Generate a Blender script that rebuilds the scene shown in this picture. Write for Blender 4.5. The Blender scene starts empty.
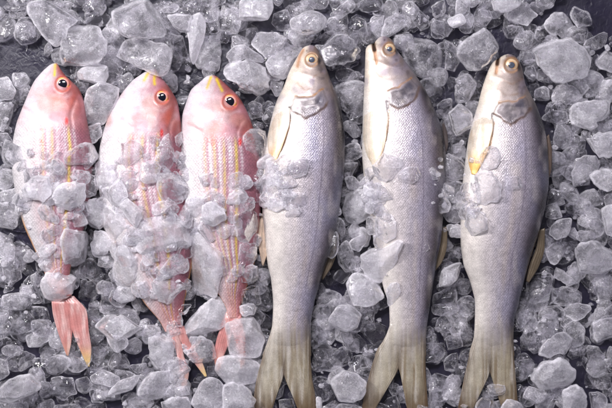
import bpy, math, random
import numpy as np

# ------------------------------------------------------------------ basics
# one unit of the plan below = 1 mm; x runs right, y runs down the table, z up
S = 0.001
CX, CY, D = 306.0, 204.0, 1150.0
rng = random.Random(11)
C = bpy.context.scene.collection

def W(x, y, z):
    """plan position + height -> metres (plan drawn at table scale)"""
    k = (D - z) / D
    return ((x - CX) * k * S, (CY - y) * k * S, z * S)

def Wn(x, y, z):
    k = (D - z) / D
    return np.stack([(x - CX) * k * S, (CY - y) * k * S, z * S], -1)

def lin(c):
    c = np.asarray(c, float) / 255.0
    return np.where(c <= 0.04045, c / 12.92, ((c + 0.055) / 1.055) ** 2.4)

def _hash(ix, iy, iz, seed):
    h = (ix * 374761393 + iy * 668265263 + iz * 2147483647 + seed * 1274126177) & 0xffffffff
    h = ((h ^ (h >> 13)) * 1103515245) & 0xffffffff
    h = ((h ^ (h >> 16)) * 668265263) & 0xffffffff
    return ((h ^ (h >> 15)) & 0xffffff) / float(0xffffff)

def vnoise(p, seed=0):
    p = np.asarray(p, float)
    f = np.floor(p).astype(np.int64); t = p - f; t = t * t * (3 - 2 * t)
    out = 0
    for dx in (0, 1):
        for dy in (0, 1):
            for dz in (0, 1):
                w = (t[..., 0] if dx else 1 - t[..., 0]) * (t[..., 1] if dy else 1 - t[..., 1]) * (t[..., 2] if dz else 1 - t[..., 2])
                out = out + w * _hash(f[..., 0] + dx, f[..., 1] + dy, f[..., 2] + dz, seed)
    return out

def n2(x, y, sc, seed=0, sy=None):
    return vnoise(np.stack([x / sc, y / (sy or sc), np.zeros_like(x) + .5], -1), seed)

def sm(a, b, x):
    t = np.clip((np.asarray(x, float) - a) / (b - a), 0, 1)
    return t * t * (3 - 2 * t)

def hermite(xs, ys, x):
    """monotone-ish cubic through points"""
    xs = np.asarray(xs, float); ys = np.asarray(ys, float); x = np.clip(np.asarray(x, float), xs[0], xs[-1])
    d = np.diff(ys) / np.diff(xs)
    m = np.empty_like(ys); m[0] = d[0]; m[-1] = d[-1]
    for i in range(1, len(ys) - 1):
        m[i] = 0 if d[i - 1] * d[i] <= 0 else 2 * d[i - 1] * d[i] / (d[i - 1] + d[i])
    i = np.clip(np.searchsorted(xs, x) - 1, 0, len(xs) - 2)
    h = xs[i + 1] - xs[i]; t = (x - xs[i]) / h
    return ((2*t**3 - 3*t**2 + 1) * ys[i] + (t**3 - 2*t**2 + t) * h * m[i] + (-2*t**3 + 3*t**2) * ys[i + 1] + (t**3 - t**2) * h * m[i + 1])

def segdist(x, y, pts):
    """distance from (x,y) arrays to polyline"""
    best = np.full(np.shape(x), 1e9)
    for (ax, ay), (bx, by) in zip(pts[:-1], pts[1:]):
        dx, dy = bx - ax, by - ay
        t = np.clip(((x - ax) * dx + (y - ay) * dy) / (dx * dx + dy * dy + 1e-9), 0, 1)
        best = np.minimum(best, np.hypot(x - ax - t * dx, y - ay - t * dy))
    return best

def inpoly(x, y, pts):
    r = np.zeros(np.shape(x), bool); n = len(pts)
    for i in range(n):
        (x1, y1), (x2, y2) = pts[i], pts[(i + 1) % n]
        if y1 == y2: continue
        c = ((y1 > y) != (y2 > y)) & (x < (x2 - x1) * (y - y1) / (y2 - y1) + x1)
        r ^= c
    return r

def sdpoly(x, y, pts):
    d = segdist(x, y, list(pts) + [pts[0]])
    return np.where(inpoly(x, y, pts), -d, d)

def make_mesh(name, V, F, col=None, uv=None, mats=(), smooth=True):
    me = bpy.data.meshes.new(name)
    me.from_pydata([tuple(v) for v in V], [], F)
    if col is not None:
        a = me.color_attributes.new('tint', 'FLOAT_COLOR', 'POINT')
        buf = np.ones((len(V), 4), np.float32); buf[:, :3] = col
        a.data.foreach_set('color', buf.ravel())
    if uv is not None:
        lay = me.uv_layers.new(name='UVMap')
        idx = np.empty(len(me.loops), np.int32); me.loops.foreach_get('vertex_index', idx)
        lay.data.foreach_set('uv', np.asarray(uv, np.float32)[idx].ravel())
    for m in mats: me.materials.append(m)
    if smooth: me.polygons.foreach_set('use_smooth', [True] * len(me.polygons))
    me.update()
    return me

def link(name, me, parent=None):
    o = bpy.data.objects.new(name, me); C.objects.link(o)
    if parent: o.parent = parent
    return o

def tube_faces(n, m, cap=True):
    """n rings of m verts"""
    F = []
    for i in range(n - 1):
        for j in range(m):
            k = (j + 1) % m
            F.append((i*m + j, i*m + k, (i+1)*m + k, (i+1)*m + j))
    if cap:
        F.append(tuple(range(m - 1, -1, -1))); F.append(tuple(range((n-1)*m, n*m)))
    return F

# ------------------------------------------------------------------ materials
def newmat(name):
    m = bpy.data.materials.new(name); m.use_nodes = True
    nt = m.node_tree; nt.nodes.clear()
    out = nt.nodes.new('ShaderNodeOutputMaterial')
    return m, nt, out

def N(nt, typ, **kw):
    n = nt.nodes.new(typ)
    for k, v in kw.items():
        if k in n.inputs.keys(): n.inputs[k].default_value = v
        else: setattr(n, k, v)
    return n

def mathn(nt, op, a, b=None, clamp=False):
    n = nt.nodes.new('ShaderNodeMath'); n.operation = op; n.use_clamp = clamp
    for i, v in enumerate((a, b)):
        if v is None: continue
        if isinstance(v, (int, float)): n.inputs[i].default_value = v
        else: nt.links.new(v, n.inputs[i])
    return n.outputs[0]

def maprange(nt, v, a, b, c, d):
    n = nt.nodes.new('ShaderNodeMapRange'); nt.links.new(v, n.inputs[0])
    for i, x in enumerate((a, b, c, d)): n.inputs[i + 1].default_value = x
    return n.outputs[0]

def ice_material():
    m, nt, out = newmat('ice'); L = nt.links.new
    at = N(nt, 'ShaderNodeAttribute', attribute_type='GEOMETRY', attribute_name='milk')
    geo = N(nt, 'ShaderNodeNewGeometry'); v = geo.outputs['Position']
    big = N(nt, 'ShaderNodeTexNoise', Scale=60.0, Detail=2.0, Roughness=.5, Distortion=.6); L(v, big.inputs['Vector'])
    mid = N(nt, 'ShaderNodeTexNoise', Scale=170.0, Detail=2.0, Roughness=.5, Distortion=1.6); L(v, mid.inputs['Vector'])
    fine = N(nt, 'ShaderNodeTexNoise', Scale=520.0, Detail=3.0, Roughness=.6, Distortion=.4); L(v, fine.inputs['Vector'])
    vein = N(nt, 'ShaderNodeTexVoronoi', Scale=95.0, feature='DISTANCE_TO_EDGE')
    wv = N(nt, 'ShaderNodeVectorMath', operation='MULTIPLY_ADD')
    L(mid.outputs['Color'], wv.inputs[0]); wv.inputs[1].default_value = (.012, .012, .012); L(v, wv.inputs[2])
    L(wv.outputs[0], vein.inputs['Vector'])
    crack = maprange(nt, vein.outputs['Distance'], 0.0, 0.025, .4, 0.0)
    crackm = mathn(nt, 'MULTIPLY', crack, maprange(nt, big.outputs['Fac'], .46, .58, 0, 1))
    f = mathn(nt, 'ADD', at.outputs['Fac'], maprange(nt, big.outputs['Fac'], .3, .7, -.12, .16))
    f = mathn(nt, 'ADD', f, maprange(nt, mid.outputs['Fac'], .35, .7, -.05, .07)); f = mathn(nt, 'ADD', f, crackm)
    f = mathn(nt, 'ADD', f, maprange(nt, fine.outputs['Fac'], .5, .75, -.03, .22))
    f = mathn(nt, 'MAXIMUM', f, .02); f = mathn(nt, 'MINIMUM', f, .88)
    b1 = N(nt, 'ShaderNodeBump', Strength=.45, Distance=.0018); L(big.outputs['Fac'], b1.inputs['Height'])
    b2 = N(nt, 'ShaderNodeBump', Strength=.45, Distance=.0009); L(mid.outputs['Fac'], b2.inputs['Height']); L(b1.outputs[0], b2.inputs['Normal'])
    b3 = N(nt, 'ShaderNodeBump', Strength=.3, Distance=.0003); L(fine.outputs['Fac'], b3.inputs['Height']); L(b2.outputs[0], b3.inputs['Normal'])
    g = N(nt, 'ShaderNodeBsdfPrincipled')
    g.inputs['Base Color'].default_value = (.98, .965, 1, 1); g.inputs['IOR'].default_value = 1.31
    g.inputs['Transmission Weight'].default_value = 1
    L(maprange(nt, mid.outputs['Fac'], .4, .7, .01, .10), g.inputs['Roughness'])
    L(b3.outputs[0], g.inputs['Normal'])
    tr = N(nt, 'ShaderNodeBsdfTransparent'); tr.inputs['Color'].default_value = (.96, .96, .98, 1)
    mx0 = N(nt, 'ShaderNodeMixShader'); mx0.inputs[0].default_value = .25
    L(g.outputs[0], mx0.inputs[1]); L(tr.outputs[0], mx0.inputs[2])
    p = N(nt, 'ShaderNodeBsdfPrincipled')
    p.inputs['Base Color'].default_value = (.91, .885, .94, 1); p.inputs['Roughness'].default_value = .09; p.inputs['IOR'].default_value = 1.33
    L(b3.outputs[0], p.inputs['Normal'])
    tl = N(nt, 'ShaderNodeBsdfTranslucent'); tl.inputs['Color'].default_value = (.98, .955, .99, 1)
    mf = N(nt, 'ShaderNodeMixShader'); mf.inputs[0].default_value = .36; L(p.outputs[0], mf.inputs[1]); L(tl.outputs[0], mf.inputs[2])
    mx = N(nt, 'ShaderNodeMixShader'); L(f, mx.inputs[0]); L(mx0.outputs[0], mx.inputs[1]); L(mf.outputs[0], mx.inputs[2])
    L(mx.outputs[0], out.inputs[0])
    return m

def skin_material(name, metallic, scale_sz, scale_amt, bump, rough=.34, coat=.6, sss=.08, stretch=1.0):
    m, nt, out = newmat(name); L = nt.links.new
    col = N(nt, 'ShaderNodeAttribute', attribute_name='tint')
    msk = N(nt, 'ShaderNodeAttribute', attribute_name='scaly')
    uv = N(nt, 'ShaderNodeUVMap')
    mp = N(nt, 'ShaderNodeMapping'); L(uv.outputs[0], mp.inputs[0]); mp.inputs['Scale'].default_value = (1.25, stretch, 1); mp.inputs['Rotation'].default_value = (0, 0, .785)
    nz = N(nt, 'ShaderNodeTexNoise', Scale=.16, Detail=3.0); L(uv.outputs[0], nz.inputs['Vector'])
    vo = N(nt, 'ShaderNodeTexVoronoi', Scale=1.0 / scale_sz, Randomness=.46 if metallic > .2 else .42); L(mp.outputs[0], vo.inputs['Vector'])
    vfac = maprange(nt, vo.outputs['Distance'], .1, .75, 1.0, 0.0)
    fleck = N(nt, 'ShaderNodeTexNoise', Scale=.9, Detail=4.0, Roughness=.75); L(uv.outputs[0], fleck.inputs['Vector'])
    amt = mathn(nt, 'MULTIPLY', msk.outputs['Fac'], scale_amt)
    d = mathn(nt, 'MULTIPLY', mathn(nt, 'SUBTRACT', vfac, .5), amt)
    d = mathn(nt, 'ADD', d, maprange(nt, fleck.outputs['Fac'], .3, .7, -.2, .2))
    d = mathn(nt, 'ADD', d, maprange(nt, nz.outputs['Fac'], .3, .7, -.12, .12))
    d = mathn(nt, 'ADD', d, 1.0)
    vm = N(nt, 'ShaderNodeVectorMath', operation='SCALE'); L(col.outputs['Color'], vm.inputs[0]); L(d, vm.inputs['Scale'])
    hsum = mathn(nt, 'MULTIPLY', vfac, msk.outputs['Fac'])
    b1 = N(nt, 'ShaderNodeBump', Strength=bump, Distance=.0005); L(hsum, b1.inputs['Height'])
    b2 = N(nt, 'ShaderNodeBump', Strength=.35, Distance=.0004); L(fleck.outputs['Fac'], b2.inputs['Height']); L(b1.outputs[0], b2.inputs['Normal'])
    p = N(nt, 'ShaderNodeBsdfPrincipled')
    L(vm.outputs[0], p.inputs['Base Color']); L(b2.outputs[0], p.inputs['Normal'])
    p.inputs['Metallic'].default_value = metallic
    L(maprange(nt, fleck.outputs['Fac'], .3, .7, rough - .1, rough + .14), p.inputs['Roughness'])
    p.inputs['Coat Weight'].default_value = coat; p.inputs['Coat Roughness'].default_value = .07
    L(b2.outputs[0], p.inputs['Coat Normal'])
    p.inputs['Subsurface Weight'].default_value = sss; p.inputs['Subsurface Radius'].default_value = (.004, .002, .0015); p.inputs['Subsurface Scale'].default_value = 1
    L(p.outputs[0], out.inputs[0])
    return m

def plain(name, col, rough=.3, coat=0, metallic=0, noise=.0, nscale=500):
    m, nt, out = newmat(name); L = nt.links.new
    p = N(nt, 'ShaderNodeBsdfPrincipled'); p.inputs['Roughness'].default_value = rough
    p.inputs['Coat Weight'].default_value = coat; p.inputs['Coat Roughness'].default_value = .04; p.inputs['Metallic'].default_value = metallic
    c = lin(col)
    nz = N(nt, 'ShaderNodeTexNoise', Scale=nscale, Detail=4.0); tc = N(nt, 'ShaderNodeTexCoord'); L(tc.outputs['Object'], nz.inputs['Vector'])
    mxn = N(nt, 'ShaderNodeMix', data_type='RGBA'); L(maprange(nt, nz.outputs['Fac'], .3, .7, 0, 1), mxn.inputs['Factor'])
    mxn.inputs[6].default_value = (*[float(x) * (1 - noise) for x in c], 1); mxn.inputs[7].default_value = (*[min(1, float(x) * (1 + noise)) for x in c], 1)
    L(mxn.outputs[2], p.inputs['Base Color']); L(p.outputs[0], out.inputs[0])
    return m

def tray_material():
    m, nt, out = newmat('wet_dark_steel'); L = nt.links.new
    tc = N(nt, 'ShaderNodeTexCoord')
    n1 = N(nt, 'ShaderNodeTexNoise', Scale=22.0, Detail=6.0, Roughness=.6); L(tc.outputs['Object'], n1.inputs['Vector'])
    n2_ = N(nt, 'ShaderNodeTexNoise', Scale=160.0, Detail=3.0, Distortion=1.0); L(tc.outputs['Object'], n2_.inputs['Vector'])
    p = N(nt, 'ShaderNodeBsdfPrincipled')
    mx = N(nt, 'ShaderNodeMix', data_type='RGBA'); L(n1.outputs['Fac'], mx.inputs['Factor'])
    mx.inputs[6].default_value = (.010, .008, .020, 1); mx.inputs[7].default_value = (.022, .019, .038, 1)
    L(mx.outputs[2], p.inputs['Base Color'])
    L(maprange(nt, n1.outputs['Fac'], .35, .65, .22, .5), p.inputs['Roughness'])
    p.inputs['Specular IOR Level'].default_value = .35
    b = N(nt, 'ShaderNodeBump', Strength=.35, Distance=.002); L(n2_.outputs['Fac'], b.inputs['Height']); L(b.outputs[0], p.inputs['Normal'])
    p.inputs['Coat Weight'].default_value = .3; p.inputs['Coat Roughness'].default_value = .05
    L(p.outputs[0], out.inputs[0])
    return m

M_ICE = ice_material()
M_SILVER = skin_material('silver_skin', .26, 2.1, .44, .45, rough=.38, coat=.8, sss=0)
M_SFIN = skin_material('silver_fin', .24, 2.5, .0, .3, rough=.36, coat=.5, sss=0)
M_PINK = skin_material('pink_skin', .08, 2.5, .30, .5, rough=.42, coat=.4, sss=0)
M_PFIN = skin_material('pink_fin', .05, 3.0, .0, .3, rough=.35, coat=.5, sss=0)
M_TRAY = tray_material()
M_PUPIL_B = plain('pupil_black', (10, 10, 24), .12, .3)
M_PUPIL_G = plain('pupil_cloudy', (70, 76, 90), .25, .3, noise=.35)

# ------------------------------------------------------------------ fish
def curve(pts): a = np.array(pts, float); return a[:, 0], a[:, 1]

FISH = []
class Fish:
    def __init__(s, kind, L, R, y0, y1, tf, zc, **kw):
        s.kind, s.y0, s.y1, s.tf = kind, y0, y1, tf
        s.Ly, s.Lx = curve(L); s.Ry, s.Rx = curve(R)
        s.zcy, s.zcv = curve(zc); s.__dict__.update(kw); FISH.append(s)
    def lr(s, y):
        return hermite(s.Ly, s.Lx, y), hermite(s.Ry, s.Rx, y)
    def H(s, y):
        l, r = s.lr(y); hw = (r - l) / 2
        f = hermite(*curve(s.tf), y)
        return hw * f
    def top(s, x, y):
        l, r = s.lr(y); c = (l + r) / 2; hw = np.maximum((r - l) / 2, .01)
        t = (x - c) / hw
        z = np.interp(y, s.zcy, s.zcv) + s.H(y) * np.sqrt(np.clip(1 - np.abs(t) ** 2.15, 0, 1))
        return np.where((np.abs(t) <= 1) & (y >= s.y0) & (y <= s.y1 + 45), z, -99.0)

ZC = [(30, 18), (90, 24), (160, 27), (250, 25), (330, 19), (410, 13)]
silver_tf = [(30, .62), (70, .60), (120, .56), (200, .58), (300, .52), (325, .42), (342, .20), (356, .015), (420, .01)]
F1 = Fish('silver', [(45, 310), (46, 306), (48, 303), (52, 300), (60, 295.5), (70, 290), (88, 283), (100, 277), (120, 271), (150, 265), (175, 262), (205, 262), (240, 265), (264, 267.5), (280, 271), (305, 273), (325, 272), (340, 268), (355, 262.5), (370, 258), (390, 254), (412, 251)],
          [(45, 312), (46, 315), (48, 317), (52, 319.5), (60, 323), (70, 327), (88, 334), (100, 339), (120, 343), (142, 345), (170, 344), (200, 340.5), (225, 337), (250, 331), (270, 324), (290, 318), (304, 314), (325, 311), (345, 311), (370, 312), (408, 317), (412, 317)],
          45, 356, silver_tf, ZC, notch=(284, 378), iL=271, iR=299,
          eye=(311.7, 59.6, 6.6, 3.3), dark=(319, 60.5),
          oper=[(296, 97), (313, 96.5), (323, 90), (327.5, 103), (319, 112), (305.5, 118.6), (295, 112), (289.6, 108)],
          ridge=[(295.7, 97), (304, 96.5), (313, 96), (318, 92.5), (323, 89.5)], ridge2=[(327.5, 103), (319, 112), (305.5, 118.6), (296, 113)],
          mouth=[(303, 50), (299.5, 57), (297.5, 66)], gap=0, crease=[(289.5, 108), (290, 120), (287, 134), (281, 150)])
F2 = Fish('silver', [(36, 383), (37, 379.5), (40, 376.5), (43, 374), (44.5, 369.5), (46.5, 367), (50, 365.5), (80, 364.5), (110, 363), (150, 362), (180, 364), (200, 367), (225, 371), (250, 375), (270, 379), (290, 384), (306, 389), (324, 389.5), (340, 383.5), (350, 377), (370, 370), (390, 365), (412, 361)],
          [(36, 385), (37, 388), (40, 392), (50, 397), (58, 403), (69, 411), (79, 418.5), (90, 425.5), (105, 433), (120, 439), (140, 444.5), (160, 446), (204, 444), (240, 441), (260, 437), (280, 434), (306, 430), (340, 426), (370, 426.5), (412, 429)],
          36, 356, silver_tf, ZC, notch=(398.5, 371), iL=374, iR=408,
          eye=(389.5, 49, 6.3, 3.0), dark=(397, 50.5),
          oper=[(386.6, 89.7), (397.6, 87.5), (411, 79), (419, 88), (415, 98.5), (406.5, 106.6), (399, 109), (389.6, 104.4)],
          ridge=[(386.6, 90), (397.6, 87.5), (405, 82), (411, 78.5)], ridge2=[(419, 88), (415, 98.5), (406.5, 106.6), (399, 109.5), (390, 105)],
          mouth=[(373.2, 42), (374.5, 50), (376.5, 63)], gap=1, crease=[(386.8, 102), (388.5, 110), (389, 120), (386, 140)])
F3 = Fish('silver', [(54, 508), (55, 504), (57, 500.5), (59, 497.5), (61, 494), (64, 491.5), (79, 485), (92, 481), (104, 478), (120, 473), (135, 469), (150, 466.5), (175, 463.5), (204, 460.5), (240, 460.5), (262, 463), (285, 471), (305, 475), (335, 474), (350, 470), (380, 463), (412, 457)],
          [(54, 510), (55, 513), (57.5, 516.6), (67, 521.8), (82, 525), (95, 531), (104, 536), (115, 540), (130, 545), (150, 548), (180, 549), (204, 546), (230, 539.5), (260, 530), (280, 524.5), (306, 518), (320, 514.5), (340, 513.5), (370, 516), (412, 519)],
          54, 356, silver_tf, ZC, notch=(490, 375), iL=472, iR=503,
          eye=(511.5, 65, 7.2, 3.6), dark=(519, 67),
          oper=[(499, 101.8), (514, 101), (524.7, 96), (531, 107.6), (524.7, 116.5), (510.7, 125), (502.6, 119.4), (493, 114)],
          ridge=[(499, 102), (506, 101), (514, 101), (520, 99), (525, 96)], ridge2=[(531, 107.6), (524.7, 116.5), (510.7, 125), (502.6, 119.4), (494, 114)],
          mouth=[(498.3, 57.5), (497.3, 64), (496, 73)], gap=.8, crease=[(492.5, 114), (493.5, 124), (491, 142), (484, 158)])
pink_tf = [(60, .62), (110, .58), (200, .56), (285, .54), (305, .42), (330, .28), (345, .2)]
PZ = [(60, 17), (120, 23), (200, 25), (280, 21), (370, 13)]
G1 = Fish('pink', [(63, 55), (64, 51.5), (67.5, 46.5), (74, 40), (81.5, 34), (99, 26), (111, 21), (125, 16), (145, 12.5), (165, 12), (185, 14), (209, 19), (226, 24), (244, 32), (266, 42), (285, 48), (306, 52)],
          [(63, 56), (64, 57.5), (68, 60), (76, 66), (89, 79), (102, 84), (114, 86), (130, 89), (150, 93), (175, 93), (200, 90), (225, 85), (245, 78), (266, 71), (285, 69), (306, 76)],
          63, 296, pink_tf, PZ, eye=(62.6, 84, 7.4, 4.5), red=(66.5, 121), snout=[[(54.5, 65), (54, 74)]], orange=[(41, 141, 2), (58, 98, 8), (74, 105, 9)],
          stripes=[(.46, .25, 1), (.0, -.05, .5), (-.25, -.2, .35)],
          tail=[([(51, 296), (52.5, 312), (57.5, 331), (62.5, 345), (66.5, 355.5)], [(63, 296), (71, 312), (72.5, 328), (71.5, 342), (68.5, 356)]),
                ([(60, 296), (68, 312), (73, 333), (80, 350), (87, 366)], [(74, 296), (87, 312), (89, 331), (91.5, 350), (89.5, 367)])])
G2 = Fish('pink', [(70, 151), (71, 147), (75, 140), (81, 132), (104, 115), (133, 103), (162, 98), (190, 99), (215, 105), (240, 113), (262, 122), (289, 136), (304, 145), (322, 160), (340, 169)],
          [(70, 153), (71, 155), (75, 159), (87, 169), (104, 178), (133, 182), (160, 184), (190, 187), (215, 191), (240, 193), (264, 192), (285, 188), (305, 184), (322, 181), (340, 184)],
          70, 332, pink_tf, PZ, eye=(162, 97, 6.8, 4.0), red=(161.7, 133), snout=[[(147.5, 74), (143.5, 80)], [(154.5, 74), (155, 84)]], orange=[(170, 118, 9), (133, 138, 6), (176, 345, 8)],
          stripes=[(.40, .3, 1), (.02, 0, .55), (-.3, -.2, .35)],
          tail=[([(164, 326), (173, 342), (177, 356), (179, 372), (183, 392)], [(176, 326), (181, 342), (184, 356), (189, 372), (185, 394)]),
                ([(173, 326), (181, 342), (189, 356), (198, 368), (205, 377)], [(184, 326), (190, 342), (197, 354), (203, 364), (207, 376)])])
G3 = Fish('pink', [(75, 211), (76, 207), (81, 201), (90, 191), (100, 187), (117, 182), (130, 181), (160, 179), (190, 180), (215, 184), (240, 192), (265, 204), (290, 216), (313, 227), (325, 226)],
          [(75, 213), (76, 216), (78, 219), (87, 229), (97, 239), (111, 247), (124, 252), (145, 258), (170, 261), (200, 261), (219, 260), (241, 257), (266, 254), (284, 248), (299, 242), (313, 240), (325, 242)],
          75, 318, pink_tf, PZ, eye=(230, 101.5, 7.4, 4.4), red=(240, 142), snout=[[(210.5, 77), (207.5, 87)], [(216.5, 79), (222, 91)]], orange=[(211, 143, 7), (216, 127, 9), (247, 280, 6)],
          stripes=[(.44, .28, 1), (.13, .05, .55), (-.12, -.1, .5), (-.38, -.2, .3)],
          tail=[([(226, 312), (221, 326), (216, 342), (214, 356), (216, 371)], [(235, 312), (233, 326), (229, 342), (224, 356), (217, 373)]),
                ([(232, 312), (231, 326), (234, 342), (238, 356), (242, 368)], [(241, 312), (243, 326), (246, 342), (246, 356), (243, 370)])])

def blend(a, b, f):
    return a * (1 - f)[..., None] + np.asarray(b) * f[..., None]

def silver_colour(f, x, y, t):
    c = np.zeros(x.shape + (3,)) + lin((206, 196, 198))
    c = blend(c, lin((228, 220, 214)), 1 - sm(-.7, -.15, t))            # white belly, with brightness of the lit left side painted in
    c = blend(c, lin((166, 156, 172)), sm(-.2, .4, t) * .85)            # lavender flank
    c = blend(c, lin((74, 62, 72)), sm(.40, .9, t) * .95)              # dark back, its colour deepened to stand for shade on the right
    c = blend(c, lin((30, 25, 32)), sm(.70, 1.0, t))  # near-black right edge: shade painted over the back colour
    warm = np.exp(-((t - .22 - .04 * np.sin(y / 31)) / .10) ** 2) * sm(130, 200, y) * .4
    c = blend(c, lin((200, 182, 168)), warm * (.4 + .8 * n2(x, y, 9, 3, 26)))
    # iridescent mottling
    m = n2(x, y, 13, 7, 30); c = blend(c, lin((160, 160, 190)), np.clip(m - .45, 0, 1) * 1.1 * sm(-.4, .2, t))
    m2 = n2(x, y, 5, 9, 14); c = blend(c, lin((220, 208, 204)), np.clip(m2 - .55, 0, 1) * 1.2)
    lat = np.exp(-((t - .46) / .018) ** 2) * sm(100, 130, y) * (1 - sm(290, 320, y)); c = blend(c, lin((118, 108, 124)), lat * .6)
    # head
    hd = 1 - sm(f.y0 + 32, f.y0 + 66, y + 8 * t)
    c = blend(c, lin((196, 174, 156)), hd * .6 * sm(-.7, -.2, t))
    c = blend(c, lin((122, 94, 76)), (1 - sm(f.y0 + 3, f.y0 + 17, y)) * .85 * sm(-.5, 0.1, t))
    c = blend(c, lin((222, 206, 184)), hd * .6 * (1 - sm(-.6, -.1, t)))
    c = blend(c, lin((112, 96, 92)), hd * sm(.15, .8, t) * .75)
    c = blend(c, lin((96, 84, 84)), hd * np.clip(n2(x, y, 5, 21, 7) - .5, 0, 1) * 1.3 * sm(.1, .6, t))
    c = blend(c, lin((128, 108, 104)), hd * sm(.48, .75, n2(x, y, 8, 121)) * sm(-.4, .2, t) * .55)
    c = blend(c, lin((150, 140, 162)), hd * sm(.5, .75, n2(x, y, 6, 123, 9)) * .5)
    c = blend(c, lin((84, 72, 76)), hd * sm(.5, .8, n2(x, y, 3.0, 125)) * sm(.3, .7, t) * .7)
    # gill cover
    X0, Y0 = x, y; x = x + 3.2 * (n2(X0, Y0, 4, 101) - .5); y = y + 3.2 * (n2(X0, Y0, 4, 103) - .5)
    d = sdpoly(x, y, f.oper)
    ins = 1 - sm(-4.5, 1.0, d)
    mot = n2(x, y, 3.5, 31); mot2 = n2(x, y, 6, 35)
    mot = .6 * mot + .4 * n2(x, y, 1.7, 33)
    oc = blend(np.zeros_like(c) + lin((146, 136, 138)), lin((52, 46, 56)), sm(.25, .7, mot) * sm(-.2, .6, t + .25))
    oc = blend(oc, lin((196, 186, 178)), sm(.55, .8, mot2))
    oc = blend(oc, lin((66, 66, 84)), np.exp(-(((x - f.oper[2][0] + 3) / 5) ** 2 + ((y - f.oper[2][1] - 7) / 5) ** 2)) * .85)
    c = blend(c, 0, np.zeros_like(d)) ; c = c * (1 - ins * .82)[..., None] + oc * (ins * .82)[..., None]
    c = blend(c, lin((176, 128, 78)), np.exp(-(segdist(x, y, f.ridge) / 1.0) ** 2) * (.35 + .8 * n2(x, y, 3, 131)))
    c = blend(c, lin((124, 92, 70)), np.exp(-(segdist(x, y, f.ridge2) / 1.4) ** 2) * (.25 + .8 * n2(x, y, 3, 133)))
    c = blend(c, lin((58, 46, 46)), np.exp(-(segdist(x, y, f.crease[:2]) / 1.4) ** 2) * .8)
    c = blend(c, lin((186, 140, 92)), np.exp(-(segdist(x, y, f.crease[1:]) / 1.3) ** 2) * .7)
    x, y = X0, Y0
    # mouth
    dm = segdist(x, y, f.mouth)
    c = blend(c, lin((190, 130, 84)), np.exp(-(dm / 2.0) ** 2) * .8)
    if f.gap: c = blend(c, lin((40, 26, 26)), np.exp(-(segdist(x, y, f.mouth[:2]) / 1.5) ** 2) * .95)
    for pl in ([(f.eye[0] - 12, f.eye[1] + 15), (f.eye[0] + 1, f.eye[1] + 18), (f.eye[0] + 11, f.eye[1] + 13)], [(f.eye[0] - 14, f.eye[1] + 24), (f.eye[0] - 6, f.eye[1] + 30), (f.eye[0] + 6, f.eye[1] + 29)]):
        c = blend(c, lin((150, 116, 92)), np.exp(-(segdist(x + 3 * (n2(x, y, 5, 231) - .5), y + 3 * (n2(x, y, 5, 233) - .5), pl) / 1.1) ** 2) * .5 * n2(x, y, 4, 235) * 1.6)
    c = blend(c, lin((60, 44, 40)), np.exp(-(np.hypot(x - f.eye[0] + 5, y - f.eye[1] + 9) / .9) ** 2) * .8)
    # eye surroundings
    ex, ey, er, pr = f.eye; de = np.hypot(x - ex, y - ey)
    c = blend(c, lin((184, 138, 96)), np.exp(-((de - er) / 1.3) ** 2) * .7)
    c = blend(c, lin((26, 20, 28)), np.exp(-(((x - f.dark[0]) / 2.0) ** 2 + ((y - f.dark[1]) / 4.4) ** 2) ** 2) * .95)
    # tail
    tl = sm(312, 368, y + 26 * (n2(x, y, 2.6, 141, 26) - .5) + 10 * (n2(x, y, 1.3, 143, 9) - .5))
    c = blend(c, lin((170, 159, 134)), tl * .9)
    c = blend(c, lin((126, 106, 80)), tl * sm(.42, .8, n2(x, y, 1.5, 145, 34)) * .7)
    c = blend(c, lin((214, 206, 196)), tl * sm(.55, .85, n2(x, y, 1.2, 147, 28)) * .5)
    c = blend(c, lin((226, 218, 206)), sm(300, 335, y) * (1 - sm(-.9, -.2, t)) * .4)
    tip = sm(378, 410, y + 14 * (n2(x, y, 2, 241, 20) - .5))
    c = blend(c, lin((96, 74, 46)), tip * .8)
    c = blend(c, lin((84, 62, 42)), tl * sm(.66, 1, np.abs(t)) * .8)
    if True:
        cr = np.exp(-((x - f.notch[0]) / 2.6) ** 2) * sm(335, 372, y)  # fork crease: its shading is painted into the tail colour
        c = blend(c, lin((84, 64, 50)), cr * .75)
    c = blend(c, lin((238, 232, 224)), tl * sm(.6, .85, n2(x, y, 2.0, 44, 22)) * .35)
    return np.clip(c * .93, 0, 1)

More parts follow.
